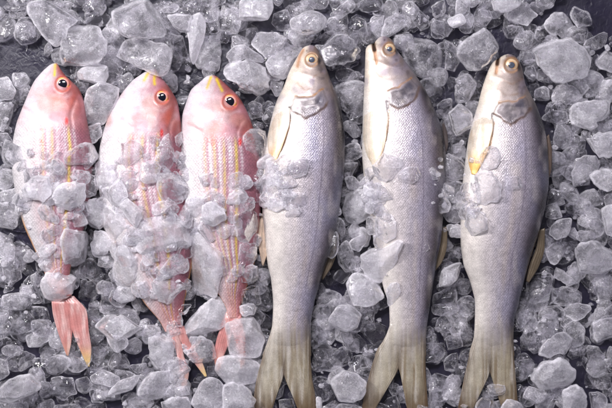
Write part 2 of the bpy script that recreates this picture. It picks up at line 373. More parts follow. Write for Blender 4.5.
def pink_colour(f, x, y, t):
    c = np.zeros(x.shape + (3,)) + lin((204, 170, 172))
    c = blend(c, lin((218, 208, 208)), 1 - sm(-.8, -.2, t))
    c = blend(c, lin((176, 126, 142)), sm(-.3, .4, t) * .85)
    c = blend(c, lin((146, 76, 88)), sm(.3, .9, t) * .9)
    hd = 1 - sm(f.y0 + 55, f.y0 + 74, y)
    c = blend(c, lin((212, 190, 190)), hd * .8 * (1 - sm(.1, .7, t)))
    c = blend(c, lin((172, 88, 80)), hd * sm(.05, .8, t) * .8)
    c = blend(c, lin((224, 214, 218)), hd * (1 - sm(-.5, .1, t)) * .6)
    c = blend(c, lin((214, 202, 212)), hd * sm(.42, .75, n2(x, y, 18, 25, 26)) * (1 - sm(.0, .5, t)) * .5)
    c = blend(c, lin((150, 70, 72)), hd * sm(.6, .8, n2(x, y, 2.2, 29)) * sm(-.1, .6, t) * .45)
    c = blend(c, lin((202, 140, 126)), hd * sm(.42, .7, n2(x, y, 15, 5)) * sm(f.y0 + 12, f.y0 + 35, y) * .6)
    c = blend(c, lin((196, 130, 140)), hd * sm(.45, .7, n2(x, y, 9, 15)) * .7 * sm(-.6, 0, t))
    for (ox, oy, r) in f.orange:
        c = blend(c, lin((208, 90, 60)), np.exp(-((x - ox) ** 2 + (y - oy) ** 2) / (r * r)) * .6)
    # gill seams
    ex, ey, er, pr = f.eye
    g1 = [(ex - 34, ey + 36), (ex - 20, ey + 42), (ex - 6, ey + 38), (ex + 4, ey + 32), (ex + 12, ey + 22)]
    c = blend(c, lin((188, 100, 92)), np.exp(-(segdist(x, y, g1) / 2.2) ** 2) * .1 * n2(x, y, 7, 83))
    wx, wy = x + 5 * (n2(x, y, 9, 201) - .5), y + 5 * (n2(x, y, 9, 203) - .5)
    for pl, wd, am in (([(ex - 12, ey - 17), (ex - 20, ey - 3), (ex - 17, ey + 10)], 1.5, .3), ([(ex - 8, ey + 9), (ex + 1, ey + 11), (ex + 9, ey + 6)], 1.4, .35), ([(ex - 40, ey + 22), (ex - 28, ey + 30), (ex - 22, ey + 44)], 2.2, .4), ([(ex + 13, ey + 16), (ex + 8, ey + 30), (ex + 9, ey + 44)], 2.2, .4)):
        d1 = segdist(wx, wy, pl); d2 = segdist(wx, wy - 3, pl)
        c = blend(c, lin((176, 92, 88)), np.exp(-(d1 / wd) ** 2) * am * (.3 + n2(x, y, 6, 205)))
        c = blend(c, lin((236, 218, 220)), np.exp(-(d2 / (wd * 1.3)) ** 2) * am * .8 * n2(x, y, 7, 207))
    body = sm(f.y0 + 58, f.y0 + 74, y)
    # lengthwise stripes: yellow bands and rows of pale scale spots between them
    u = (y - f.y0 - 60) / 190.0
    for (ta, tb, a) in f.stripes:
        ts = ta + (tb - ta) * np.clip(u, 0, 1)
        c = blend(c, lin((214, 180, 84)), np.exp(-((t - ts - .02 * (n2(x, y, 7, 221) - .5)) / (.026 + .014 * a)) ** 2) * body * np.minimum(1, a * (.6 + 1.0 * n2(x, y, 5, 223))))
        c = blend(c, lin((164, 98, 120)), np.exp(-((t - ts - .07) / .035) ** 2) * body * .6)
        for off in (-.12, .13):
            row = np.exp(-((t - ts - off) / .035) ** 2) * body
            c = blend(c, lin((244, 232, 232)), row * (.3 + .28 * (np.sin(y * 1.75 + 2 * n2(x, y, 9, 171)) > -.1)) * (.3 + n2(x, y, 10, 173)))
    c = blend(c, lin((222, 150, 40)), sm(.93, .99, t) * body * sm(240, 275, y) * .9)
    c = blend(c, lin((226, 150, 50)), sm(.92, .99, -t) * sm(205, 230, y) * .9)
    # red spot
    rx, ry = f.red
    c = blend(c, lin((214, 20, 16)), np.exp(-(((x - rx) / 1.8) ** 2 + ((y - ry) / 4.2) ** 2) ** 2) * .95)
    for pl in f.snout:
        c = blend(c, lin((232, 196, 40)), np.exp(-(segdist(wx * .5 + x * .5, wy * .5 + y * .5, pl) / 1.5) ** 2) * (.55 + .6 * n2(x, y, 3, 211)))
    de = np.hypot(x - ex, y - ey)
    c = blend(c, lin((216, 104, 84)), np.exp(-((de - er) / 1.5) ** 2) * .75)
    c = blend(c, lin((200, 124, 114)), sm(f.y1 - 45, f.y1 - 5, y) * .6)
    return np.clip(c * lin((236, 240, 244)) , 0, 1)

def build_body(f, root, mat):
    T = 150
    n = int((f.y1 - f.y0) * 1.15)
    s = np.linspace(0, 1, n); s = np.where(s < .08, s * s / .16 + 0, s - .04) / .96      # dense near the snout
    Y = f.y0 + .02 + (f.y1 - f.y0 - .02) * s
    th = np.linspace(0, 2 * np.pi, T, endpoint=False)
    # crowd vertices on the upper side
    th = np.concatenate([np.linspace(0, np.pi, 112, endpoint=False), np.linspace(np.pi, 2 * np.pi, T - 112, endpoint=False)])
    yy, tt = np.meshgrid(Y, th, indexing='ij')
    l, r = f.lr(yy); c = (l + r) / 2; hw = (r - l) / 2
    t = np.cos(th)[None, :] + 0 * yy
    x = c + hw * t
    ex = 2 / 2.15
    prof = np.abs(np.sin(tt)) ** ex * np.where(np.sin(tt) >= 0, 1, -.75)
    H = f.H(yy)
    zc = np.interp(yy, f.zcy, f.zcv)
    z = zc + H * prof
    up = sm(0, .25, np.sin(tt))
    ex_, ey_, er, pr = f.eye; de = np.hypot(x - ex_, yy - ey_)
    dz = -.8 * (1 - sm(er - 1.5, er + .5, de)) + .5 * np.exp(-((de - er - 1) / 1.2) ** 2)
    dz += .35 * (n2(x, yy, 16, 51, 34) - .5) * 2 + .25 * (n2(x, yy, 6, 53) - .5)
    hdm = 1 - sm(f.y0 + 36, f.y0 + 66, yy)
    dz += hdm * (.8 * (n2(x, yy, 10, 151) - .5) + .16 * (n2(x, yy, 3, 153) - .5)) * sm(er + 1, er + 5, de)
    if f.kind == 'silver':
        d = sdpoly(x + 3.2 * (n2(x, yy, 4, 101) - .5), yy + 3.2 * (n2(x, yy, 4, 103) - .5), f.oper)
        dz += 1.3 * (1 - sm(-1.0, .5, d)) * sm(-14, -1, -np.abs(d) + 0) - .5 * np.exp(-(segdist(x, yy, f.ridge) / 1.0) ** 2)
        dz -= 1.0 * np.exp(-(segdist(x, yy, f.crease) / 1.3) ** 2)
        dz += .5 * (n2(x, yy, 4, 55) - .5) * (1 - sm(-1.5, .6, d))
        dm = segdist(x, yy, f.mouth)
        dz -= .9 * np.exp(-(dm / 1.0) ** 2)
        if f.gap: dz -= 9 * f.gap * np.exp(-(segdist(x, yy, f.mouth[:2]) / 1.5) ** 4)
        dz += .5 * np.exp(-(np.abs(yy - f.eye[1] - 16 - .25 * (x - ex_)) / 2) ** 2)
    else:
        g1 = [(ex_ - 34, ey_ + 36), (ex_ - 20, ey_ + 42), (ex_ - 6, ey_ + 38), (ex_ + 4, ey_ + 32), (ex_ + 12, ey_ + 22)]
        dz -= .12 * np.exp(-(segdist(x, yy, g1) / 1.6) ** 2) * n2(x, yy, 8, 85)
        g2 = [(ex_ - 24, ey_ + 14), (ex_ - 16, ey_ + 22), (ex_ - 4, ey_ + 20), (ex_ + 4, ey_ + 13)]
        wx, wy = x + 5 * (n2(x, yy, 9, 201) - .5), yy + 5 * (n2(x, yy, 9, 203) - .5)
        for pl in ([(ex_ - 40, ey_ + 22), (ex_ - 28, ey_ + 30), (ex_ - 22, ey_ + 44)], [(ex_ + 13, ey_ + 16), (ex_ + 8, ey_ + 30), (ex_ + 9, ey_ + 44)]): dz -= .5 * np.exp(-(segdist(wx, wy, pl) / 1.8) ** 2)
        dz -= .25 * np.exp(-(segdist(x, yy, g2) / 2.6) ** 2) * n2(x, yy, 8, 86)
        dz -= .4 * np.exp(-(segdist(x, yy, f.snout[0]) / 1.0) ** 2)
    z = z + dz * up * np.clip(H / 8, 0, 1)
    cf = silver_colour if f.kind == 'silver' else pink_colour
    col = cf(f, x, yy, t)
    V = Wn(x, yy, z).reshape(-1, 3)
    me = make_mesh(('silver' if f.kind == 'silver' else 'pink') + '_body', V, tube_faces(n, T),
                   col.reshape(-1, 3), np.stack([x, yy], -1).reshape(-1, 2), [mat])
    a = me.attributes.new('scaly', 'FLOAT', 'POINT')
    if f.kind == 'silver':
        sc = sm(f.y0 + 58, f.y0 + 72, yy) * (1 - sm(318, 340, yy)) * (.35 + .65 * sm(-.6, .1, t))
    else:
        sc = sm(f.y0 + 56, f.y0 + 68, yy)
    a.data.foreach_set('value', sc.reshape(-1).astype(np.float32))
    o = link('body', me, root)
    return o

def plate(name, L, R, zf, thick, colf, mat, root, n=46, m=22, ribs=0.35, nrib=9, flat=.45, seed=1):
    """a fin: closed blade between two border lines, zf(x,y) gives the height it rests on"""
    L = np.array(L, float); R = np.array(R, float)
    k = np.linspace(0, 1, len(L)); s = np.linspace(0, 1, n)
    lx, ly, rx, ry = (hermite(k, a, s) for a in (L[:, 0], L[:, 1], R[:, 0], R[:, 1]))
    th = np.concatenate([np.linspace(0, np.pi, m, endpoint=False), np.linspace(np.pi, 2 * np.pi, 12, endpoint=False)])
    t = np.cos(th)[None, :] + 0 * s[:, None]; ss = s[:, None] + 0 * t
    x = lx[:, None] * (1 - t) / 2 + rx[:, None] * (1 + t) / 2
    y = ly[:, None] * (1 - t) / 2 + ry[:, None] * (1 + t) / 2
    th_ = thick(ss) if callable(thick) else thick + 0 * ss
    sgn = np.sin(th)[None, :] + 0 * ss
    z = zf(x, y) + th_ * np.abs(sgn) ** flat * np.sign(sgn) * .5
    z += np.where(sgn > 0, ribs * np.sin((t + .08 * np.sin(s * 5)[:, None]) * np.pi * nrib) * np.abs(sgn) ** .5, 0)
    z += .6 * (n2(x, y, 9, seed) - .5) + .5 * (n2(x, y, 3, seed + 1, 14) - .5)
    col = colf(x, y, ss, t)
    me = make_mesh(name, Wn(x, y, z).reshape(-1, 3), tube_faces(n, len(th)), col.reshape(-1, 3), np.stack([x, y], -1).reshape(-1, 2), [mat])
    a = me.attributes.new('scaly', 'FLOAT', 'POINT')
    return link(name, me, root)

def cap(name, x0, y0, z0, rx, ry, h, mat, root, colf=None, n=14, m=36, hole=0):
    V, cols = [], []
    for i in range(n):
        a = (i / (n - 1)) * np.pi / 2
        for j in range(m):
            b = 2 * np.pi * j / m
            r = math.cos(a)
            if i == n - 1: r = .001
            px, py = x0 + rx * r * math.cos(b), y0 + ry * r * math.sin(b)
            V.append(W(px, py, z0 + h * math.sin(a))); cols.append((px, py))
    F = tube_faces(n, m)
    q = np.array(cols)
    col = colf(q[:, 0], q[:, 1]) if colf else None
    me = make_mesh(name, V, F, col, q, [mat])
    if colf: me.attributes.new('scaly', 'FLOAT', 'POINT')
    return link(name, me, root)

def tagged(o, label, cat, group=None):
    o['label'] = label; o['category'] = cat
    if group: o['group'] = group

def build_fish(f, name, label, cat, group):
    l, r = f.lr(np.array([200.0])); root = bpy.data.objects.new(name, None); C.objects.link(root)
    root.empty_display_size = .02
    tagged(root, label, cat, group)
    silver = f.kind == 'silver'
    body = build_body(f, root, M_SILVER if silver else M_PINK)
    ex, ey, er, pr = f.eye
    zt = float(f.top(np.array(ex), np.array(ey)))
    # eye: ball with coloured iris, pupil as sub-part
    if silver:
        def ic(x, y):
            d = np.hypot(x - ex, y - ey) / er * (1 + .22 * (n2(x, y, 2.6, 161) - .5))
            c = np.zeros(x.shape + (3,)) + lin((188, 146, 106))
            c = blend(c, lin((228, 204, 170)), np.exp(-((d - .72) / .16) ** 2) * .8)
            c = blend(c, lin((150, 96, 56)), sm(.86, 1, d)); c = blend(c, lin((176, 130, 88)), (1 - sm(.5, .62, d)) * .6)
            return blend(c, lin((120, 80, 50)), np.clip(n2(x, y, 2, 71) - .5, 0, 1))
        eye = cap('eye', ex, ey, zt - 2.0, er * .95, er * .9, 2.7, M_SFIN, root, ic)
        cap('pupil', ex, ey, zt + .05, pr, pr * .92, .9, M_PUPIL_G, eye)
    else:
        def ic(x, y):
            d = np.hypot(x - ex, y - ey) / er * (1 + .3 * (n2(x, y, 2.6, 163) - .5))
            a = np.arctan2(y - ey, x - ex)
            c = np.zeros(x.shape + (3,)) + lin((216, 138, 124))
            c = blend(c, lin((236, 176, 40)), (np.exp(-((a - .6) / .5) ** 2) + .9 * np.exp(-((a + 1.8) / .45) ** 2)) * sm(.58, .75, d) * .9)
            c = blend(c, lin((196, 72, 52)), sm(.84, .98, d) * .7); c = blend(c, lin((236, 190, 190)), np.exp(-((d - .68) / .07) ** 2) * .6)
            return c
        eye = cap('eye', ex, ey, zt - 2.0, er * .95, er * .95, 2.9, M_PFIN, root, ic)
        cap('pupil', ex, ey, zt + .15, pr, pr * 1.04, 1.1, M_PUPIL_B, eye)
    sup = lambda dz: (lambda x, y: np.maximum(f.top(x, y), 12.0) + dz)
    if silver:
        # tail fin: two lobes
        nx, ny = f.notch
        def tz(x, y): return np.interp(y, [318, 345, 370, 412], [18.5, 16.5, 14.5, 12.0])
        ys = np.array([324, 340, 356, ny, (ny + 412) / 2, 412.0]); ll, rr = f.lr(ys)
        inL = [nx + 9, nx + 8, nx + 5, nx - .8, (nx + f.iL) / 2 - .5, f.iL]; inR = [nx - 9, nx - 8, nx - 5, nx + .8, (nx + f.iR) / 2 + .5, f.iR]
        cf = lambda x, y, s, t: silver_colour(f, x, y, np.clip((x - (f.lr(y)[0] + f.lr(y)[1]) / 2) / ((f.lr(y)[1] - f.lr(y)[0]) / 2), -1, 1))
        th = lambda s: np.interp(s, [0, .25, .5, 1], [13, 8.5, 4.5, 2.2])
        tl = []
        for A, B in ((list(zip(ll + .6, ys)), list(zip(inL, ys))), (list(zip(inR, ys)), list(zip(rr - .6, ys)))):
            A = A + [(A[-1][0] + (B[-1][0] - A[-1][0]) * .42, 426)]; B = B + [(B[-1][0] - (B[-1][0] - A[-2][0]) * .42, 426)]
            tl.append(plate('tail_lobe', A, B, tz, th, cf, M_SFIN, root, n=90, m=40, ribs=.22, nrib=13, flat=.3))
        # pectoral fin
        P = f.pect
        def pc(x, y, s, t):
            c = np.zeros(x.shape + (3,)) + lin((206, 194, 180))
            c = blend(c, lin((170, 138, 104)), sm(.42, .75, n2(x, y, 2.2, 181, 22)) * .6 * sm(.1, .4, s))
            c = blend(c, lin((226, 218, 208)), sm(.5, .8, n2(x, y, 1.8, 183, 18)) * .6)
            c = blend(c, lin(f.pcol), sm(.45, .85, s + .1 * t) * f.pamt)
            c = blend(c, lin((176, 132, 86)), sm(.75, .98, t) * .6 * sm(.15, .5, s) * (.4 + n2(x, y, 4, 91)))
            return blend(c, lin((200, 176, 150)), np.clip(np.sin((t + s * .2) * 22), 0, 1) * .2)
        py0 = P[0][0][1]
        pz = lambda x, y: np.maximum(f.top(x, y), 12.0) + np.interp(y, [py0, py0 + 18, py0 + 40], [-2.4, -.1, .5])
        plate('pectoral_fin', P[0], P[1], pz, 1.9, pc, M_SFIN, root, n=60, m=30, ribs=.13, nrib=9, flat=.6)
        for nm, A, B, c0, zz in f.fins:
            def fc(x, y, s, t, c0=c0):
                c = np.zeros(x.shape + (3,)) + lin(c0)
                return blend(c, lin((60, 46, 36)), np.clip(np.sin(t * 14), 0, 1) * .4 + sm(.8, 1, s) * .3)
            plate(nm, A, B, (lambda x, y, zz=zz: zz + 0 * x), 2.0, fc, M_SFIN, root, n=30, m=16, ribs=.25, nrib=4)
    else:
        for A, B in f.tail:
            y0, y1 = A[0][1], A[-1][1]
            def tc_(x, y, s, t):
                c = np.zeros(x.shape + (3,)) + lin((184, 122, 118))
                c = blend(c, lin((214, 180, 176)), sm(.3, .7, n2(x, y, 3, 61, 18)) * .8)
                c = blend(c, lin((166, 98, 94)), np.clip(np.sin(t * 20), 0, 1) * .4)
                return blend(c, lin((222, 200, 120)), sm(.62, 1, s) * (.7 if B[-1][0] > 88 and B[-1][0] < 100 or 200 < B[-1][0] < 210 else .15))
            plate('tail_lobe', A, B, (lambda x, y: np.interp((y - y0) / (y1 - y0), [0, .4, 1], [17, 16, 14.5]) + 0 * x),
                  (lambda s: np.interp(s, [0, .12, .35, 1], [2, 6, 4, 1.6])), tc_, M_PFIN, root, n=60, m=26, ribs=.22, nrib=6)
    return root

F1.pect = ([(281, 99), (274, 117), (267.5, 138), (268.5, 152), (272.5, 163)], [(290, 107), (290, 120), (286.5, 135), (281, 150), (275, 164)])
F2.pect = ([(367, 99), (364, 115), (363, 135), (366, 152), (373, 166)], [(386, 103), (388.5, 118), (387, 135), (383.5, 150), (376, 168)])
F3.pect = ([(480, 106), (473, 125), (467.5, 145), (468, 160), (471.5, 174)], [(492.5, 114), (493.5, 126), (490.5, 142), (483.5, 160), (476, 175)])
F1.pcol, F1.pamt = (202, 160, 110), .8
F2.pcol, F2.pamt = (214, 196, 170), .5
F3.pcol, F3.pamt = (226, 176, 82), .9
F1.fins = [('pelvic_fin', [(264, 208), (259.5, 222), (258, 240), (260, 255), (262, 265)], [(268, 206), (270, 222), (270, 240), (267, 254), (263.5, 266)], (208, 182, 160), 24),
           ('dorsal_fin', [(333, 236), (330, 250), (325, 262), (321, 277)], [(339.5, 234), (337, 252), (332, 266), (323, 280)], (104, 90, 72), 19)]
F2.fins = [('dorsal_fin', [(441, 228), (440, 245), (436, 260), (433, 268)], [(447.5, 226), (447, 245), (443, 260), (435.5, 271)], (112, 97, 76), 19),
           ('back_spine_fin', [(442, 124), (443, 134), (443, 144), (444, 154)], [(444, 122), (447.5, 134), (448, 144), (445, 156)], (74, 62, 60), 24)]
F3.fins = [('dorsal_fin', [(539, 230), (536, 248), (529, 266), (526, 281)], [(545, 228), (544.5, 248), (539, 266), (529, 283)], (108, 94, 74), 19),
           ('back_spine_fin', [(547, 136), (547, 152), (546, 168), (545, 184)], [(549, 134), (552, 152), (551.5, 168), (546.5, 186)], (96, 78, 66), 24)]

build_fish(G1, 'pink_fish', 'pink striped fish with yellow snout mark, leaning over beside empty dark tray', 'fish', 'pink striped fish laid on ice')
build_fish(G2, 'pink_fish', 'pink striped fish lying between the two other pink fish, tail under ice', 'fish', 'pink striped fish laid on ice')
build_fish(G3, 'pink_fish', 'pink striped fish beside a silver fish, two yellow dashes on its snout', 'fish', 'pink striped fish laid on ice')
build_fish(F1, 'silver_fish', 'silver fish with closed mouth lying next to the pink fish', 'fish', 'silver fish laid on ice')
build_fish(F2, 'silver_fish', 'silver fish with open jaw, between the other two silver fish', 'fish', 'silver fish laid on ice')
build_fish(F3, 'silver_fish', 'silver fish with bright yellow fin tip, farthest from the pink fish', 'fish', 'silver fish laid on ice')

# ------------------------------------------------------------------ tray
n = 60
xs = np.linspace(-1.1, 1.1, n); V = [(float(a), float(b), 0.0) for b in xs for a in xs]
F = [(j*n+i, j*n+i+1, (j+1)*n+i+1, (j+1)*n+i) for j in range(n-1) for i in range(n-1)]
tray = link('tray_surface', make_mesh('tray_surface', V, F, mats=[M_TRAY])); tray['kind'] = 'structure'

# ------------------------------------------------------------------ ice
def support(x, y):
    z = np.full(np.shape(x), 0.0)
    for f in FISH: z = np.maximum(z, f.top(x, y))
    return z

def chip_geom(poly, T, seed, crumb, plane, z0, nt, npz, sup=None):
    """a lump of ice whose plan follows poly (mm)"""
    r_ = np.random.RandomState(seed)
    P = np.array(poly, float); 
    P = (P - P.mean(0)) * (1 + .9 / max(8.0, np.ptp(P[:, 0]) / 2)) * 1.05 + P.mean(0)
    # area centroid
    a = P; b = np.roll(P, -1, 0); cr = a[:, 0]*b[:, 1] - b[:, 0]*a[:, 1]; A = cr.sum() / 2
    cx = ((a[:, 0] + b[:, 0]) * cr).sum() / (6 * A); cy = ((a[:, 1] + b[:, 1]) * cr).sum() / (6 * A)
    th = np.linspace(0, 2*np.pi, nt, endpoint=False); R = np.zeros(nt)
    for i in range(len(P)):
        p, q = P[i] - (cx, cy), P[(i + 1) % len(P)] - (cx, cy); e = q - p
        dx, dy = np.cos(th), np.sin(th)
        den = dx * e[1] - dy * e[0]; den = np.where(np.abs(den) < 1e-9, 1e-9, den)
        tt = (p[0] * e[1] - p[1] * e[0]) / den; uu = (p[0] * dy - p[1] * dx) / den
        R = np.where((uu >= -1e-6) & (uu <= 1 + 1e-6) & (tt > 0), np.maximum(R, tt), R)
    R = np.where(R <= 0, R[R > 0].mean(), R)
    k = 1 if crumb > .2 else 3
    jg = np.stack([np.cos(th) * 3.2, np.sin(th) * 3.2, 0 * th + seed % 97], -1)
    R = R * (1 + (vnoise(jg, seed) - .5) * (.10 + .22 * crumb) + (vnoise(jg * 2.7, seed + 9) - .5) * (.02 + .16 * crumb))
    for _ in range(k): R = (np.roll(R, 1) + 2 * R + np.roll(R, -1)) / 4
    rm = R.mean()
    ph = np.linspace(-np.pi/2, np.pi/2, npz)
    cph = np.abs(np.cos(ph)) ** .5; sph = np.sign(np.sin(ph)) * np.abs(np.sin(ph)) ** 1.0
    cph[0] = cph[-1] = .02
    Rg = R[None, :] * cph[:, None]
    X = Rg * np.cos(th); Yv = Rg * np.sin(th); Z = T * sph[:, None] + 0 * X
    p = np.stack([X, Yv, Z], -1)
    # broken facets
    for _ in range(r_.randint(5, 10) + int(crumb * 14)):
        az = r_.uniform(0, 2*np.pi); el = r_.uniform(.2, 1.3)
        nn = np.array([math.cos(az)*math.cos(el), math.sin(az)*math.cos(el), math.sin(el)])
        # support distance of the ellipsoid
        sd = (p @ nn).max(); d = sd * r_.uniform(.58, .93)
        ex = np.maximum(0, p @ nn - d); p = p - ex[..., None] * nn * r_.uniform(.9, 1.0)
    off = r_.uniform(0, 60, 3)
    nrm = p / (np.array([rm, rm, T]) ** 1); nrm /= np.linalg.norm(nrm, axis=-1, keepdims=True) + 1e-9
    q = p / (rm * .55) + off
    d = (vnoise(q, seed) - .5) * .22 * T + (vnoise(p / 5.5 + off, seed+1) - .5) * .7
    d += crumb * ((vnoise(p / 3.0 + off, seed+2) - .5) * 1.1 + (np.abs(vnoise(p / 4.2 + off, seed+3) - .5)) * -1.6)
    p = p + nrm * d[..., None]
    x = p[..., 0] + cx; y = p[..., 1] + cy
    z = p[..., 2] + z0 + plane[0] * p[..., 0] + plane[1] * p[..., 1]
    V = Wn(x, y, z).reshape(-1, 3)
    rim = np.exp(-((ph[:, None] - .15) / .34) ** 2) * (.35 + 1.1 * vnoise(p / 4.5 + off, seed + 5))
    chip_geom.rim = rim.reshape(-1)
    return V, tube_faces(npz, nt), (cx, cy, rm)

CH = []   # (poly, layer, milk, crumb)
def tile(ox, oy, lst):
    for e in lst:
        s = e[0]; pts = [tuple(map(float, q.split(','))) for q in s.split()]
        CH.append(([(ox + a / 4, oy + b / 4) for a, b in pts], e[1], e[2], e[3] if len(e) > 3 else .25))

# layers: 0 low in the bed, 1 upper bed, 2 lying over fish
tile(0, 0, [
 ('115,10 230,0 300,20 320,70 270,110 250,190 235,205 190,160 120,60', 1, .30), ('-20,60 60,55 70,90 55,150 20,175 -20,165', 0, .30),
 ('70,75 110,65 140,110 155,170 135,192 70,185 60,140', 0, .35), ('255,130 310,95 385,110 420,170 425,215 385,250 330,270 250,285 235,250 245,190', 1, .35),
 ('320,275 390,250 440,270 450,305 380,355 310,310', 2, .5), ('355,20 400,5 435,25 410,65 370,60', 0, .35),
 ('435,45 480,10 580,0 668,50 672,100 640,152 592,160 488,136 452,88', 1, .32), ('455,215 490,165 560,150 640,176 712,208 720,272 680,304 620,296 540,264 472,232', 1, .34),
 ('-20,300 30,305 60,360 50,400 -20,395', 0, .4), ('348,368 400,336 448,324 484,344 468,400 432,472 392,516 336,508 316,472', 1, .42),
 ('175,175 195,165 210,200 190,230 175,220', 0, .3), ('250,-20 340,-20 370,20 330,35 270,25', 0, .2), ('20,10 110,5 115,30 60,45 25,40', 0, .15),
 ('290,320 330,330 350,365 320,370', 0, .3), ('470,240 530,250 545,290 500,330 470,310', 0, .15), ('330,35 360,60 400,75 430,40 445,90 400,110 340,90', 0, .1)])
tile(153, 0, [
 ('60,60 130,50 160,60 165,125 130,140 90,110', 1, .35, .3), ('150,70 190,52 212,90 202,150 180,215 165,275 152,205 145,130', 1, .58, .1), ('180,160 210,145 260,145 268,200 260,280 170,265 165,210', 0, .42, .1),
 ('295,35 335,30 350,80 340,130 280,135 270,100', 0, .4, .1), ('350,10 385,-20 470,-20 478,30 455,75 400,95 370,85 340,130 350,70', 1, .5, .1),
 ('400,125 480,130 550,160 540,200 460,235 400,185 385,160', 0, .4), ('480,215 520,185 590,185 600,200 560,280 520,320 480,300 455,250', 0, .45, .1),
 ('285,200 330,175 400,190 455,220 440,250 370,235 310,250 285,230', 1, .4, .7), ('270,255 330,245 400,235 450,270 470,310 460,350 465,408 430,400 400,370 370,380 340,340 310,320 280,290', 1, .42, .9),
 ('480,60 530,45 550,70 545,125 490,130 470,90', 0, .15, .5), ('550,80 610,48 668,48 700,80 668,124 612,146 572,150 555,120', 1, .38, .1),
 ('310,145 345,140 365,165 340,175 320,165', 0, .3), ('0,60 40,60 55,100 30,170 0,190 -10,120', 0, .3, .5), ('470,-20 530,-20 510,25 490,20', 0, .3),
 ('480,315 520,330 510,380 490,385 470,350', 0, .35), ('60,130 120,150 145,240 120,270 80,200', 0, .08), ('0,10 60,5 110,20 80,50 20,50', 0, .3, .6),
 ('205,60 260,50 270,120 240,140 215,120', 0, .06), ('240,-20 290,-20 290,30 250,35', 0, .1), ('120,5 190,0 210,30 170,45 130,40', 0, .05)])
tile(306, 0, [
 ('65,210 70,150 100,125 150,130 190,165 210,205 190,235 90,275 75,240', 1, .10, .5), ('90,40 150,10 185,-10 195,30 150,70 110,80', 0, .25),
 ('250,90 290,55 310,60 300,110 260,145 245,120', 0, .32), ('310,80 360,50 400,70 410,110 360,140 300,145', 0, .35),
 ('370,150 420,140 490,155 540,210 545,250 515,300 460,310 420,280 380,230 355,180', 0, .32, .05), ('350,-20 400,-20 410,30 360,45 350,25', 0, .4),
 ('400,60 450,40 490,70 495,115 470,135 425,110', 0, .18), ('500,20 550,0 560,50 520,70', 0, .2), ('565,70 620,55 640,90 600,110 575,100', 1, .5, .1),
 ('124,336 184,312 236,344 240,440 204,468 144,452 120,392', 0, .30, .05), ('110,280 180,270 210,310 130,325', 0, .1), ('0,-20 90,-20 80,30 20,40', 0, .25),
 ('190,70 235,80 245,140 215,190 170,120', 0, .05), ('440,320 560,310 590,350 570,420 460,420 430,370', 0, .22), ('500,80 560,90 570,140 520,160 495,130', 0, .1),
 ('550,160 600,170 620,230 590,290 555,290 560,220', 0, .12), ('200,10 250,-10 330,5 310,40 250,50 210,40', 0, .04), ('420,-20 490,-20 485,20 430,30', 0, .1)])
tile(459, 0, [
 ('110,10 130,-20 265,-20 240,25 190,50 140,40', 1, .5, .3), ('180,60 220,20 260,15 310,60 270,100 220,90', 0, .42), ('310,-20 380,-20 375,35 340,40 310,25', 0, .28),
 ('345,100 380,50 430,50 465,80 465,130 440,160 390,140 355,130', 0, .4, .6), ('440,50 470,20 510,40 535,80 530,105 480,110 460,90', 0, .15, .5),
 ('278,140 310,128 360,150 440,150 480,190 530,220 550,260 500,300 440,325 390,320 350,290 310,250 285,190', 1, .42, .55), ('485,190 510,160 555,125 600,140 590,180 530,210', 0, .28, .6),
 ('530,220 570,200 640,200 640,300 560,270', 0, .42), ('300,290 330,270 385,320 370,345 320,325', 0, .15), ('0,180 40,150 100,110 155,115 165,150 150,210 100,260 70,300 30,290 0,250', 1, .28),
 ('60,40 120,30 130,70 100,115 60,90', 0, .25), ('-10,0 50,-10 40,60 10,90 -10,80', 0, .28), ('365,360 400,330 480,350 500,400 470,420 370,412', 0, .36, .6),
 ('470,300 530,290 560,310 540,340 490,325', 0, .4, .6), ('540,330 630,320 630,420 550,400', 0, .42, .6), ('300,350 360,345 370,400 310,415', 0, .3, .6),
 ('-10,290 50,300 70,340 40,400 -10,408', 0, .28), ('180,100 250,105 270,150 200,160 170,125', 0, .1, .1), ('0,85 40,75 60,110 30,140 0,130', 0, .35)])
tile(459, 102, [
 ('330,60 370,30 430,40 440,80 400,95 350,80', 0, .12), ('375,150 400,80 440,90 445,170 420,190 385,180', 0, .3), ('440,20 500,0 600,0 630,60 540,80 560,100 520,135 470,110 440,70', 1, .42, .8),
 ('455,290 470,230 520,215 570,230 560,270 520,300 530,345 460,350', 0, .38), ('500,160 560,130 630,120 630,220 560,225 510,190', 1, .42, .8), ('520,290 570,260 630,260 630,360 560,350', 1, .42, .7),
 ('470,360 540,350 580,380 570,420 480,415', 0, .35), ('370,350 420,360 435,415 350,415', 0, .25), ('380,280 430,255 450,270 440,330 390,340 375,310', 0, .22),
 ('450,120 500,140 505,200 465,210 445,170', 0, .16), ('360,190 400,200 410,240 370,240', 0, .2), ('560,85 630,70 630,115 580,120', 0, .4, .7), ('580,370 630,365 630,430 590,430', 0, .3)])
tile(459, 204, [
 ('365,90 410,60 450,55 455,80 440,120 390,140 365,120', 1, .35), ('430,115 450,85 480,120 470,155', 0, .5), ('345,170 385,140 430,150 430,200 380,240 350,230', 0, .34, .5),
 ('440,200 480,165 560,150 630,190 630,250 560,290 500,290 450,240', 1, .36, .5), ('350,245 390,240 440,290 500,330 460,345 410,310 370,290', 0, .42, .9), ('560,20 630,0 630,130 580,110 560,70', 1, .45, .1),
 ('490,0 525,0 555,40 530,110 505,60', 0, .22), ('275,320 330,250 400,320 360,390 300,400 262,380', 0, .16), ('375,345 430,330 490,360 480,408 380,400', 0, .22), ('540,290 630,280 630,380 560,390 530,340', 0, .32),
 ('345,0 400,0 410,50 380,60 348,60', 0, .3), ('415,0 480,0 490,50 460,60 440,40', 0, .1), ('470,100 530,115 570,140 500,160 475,140', 0, .32)])
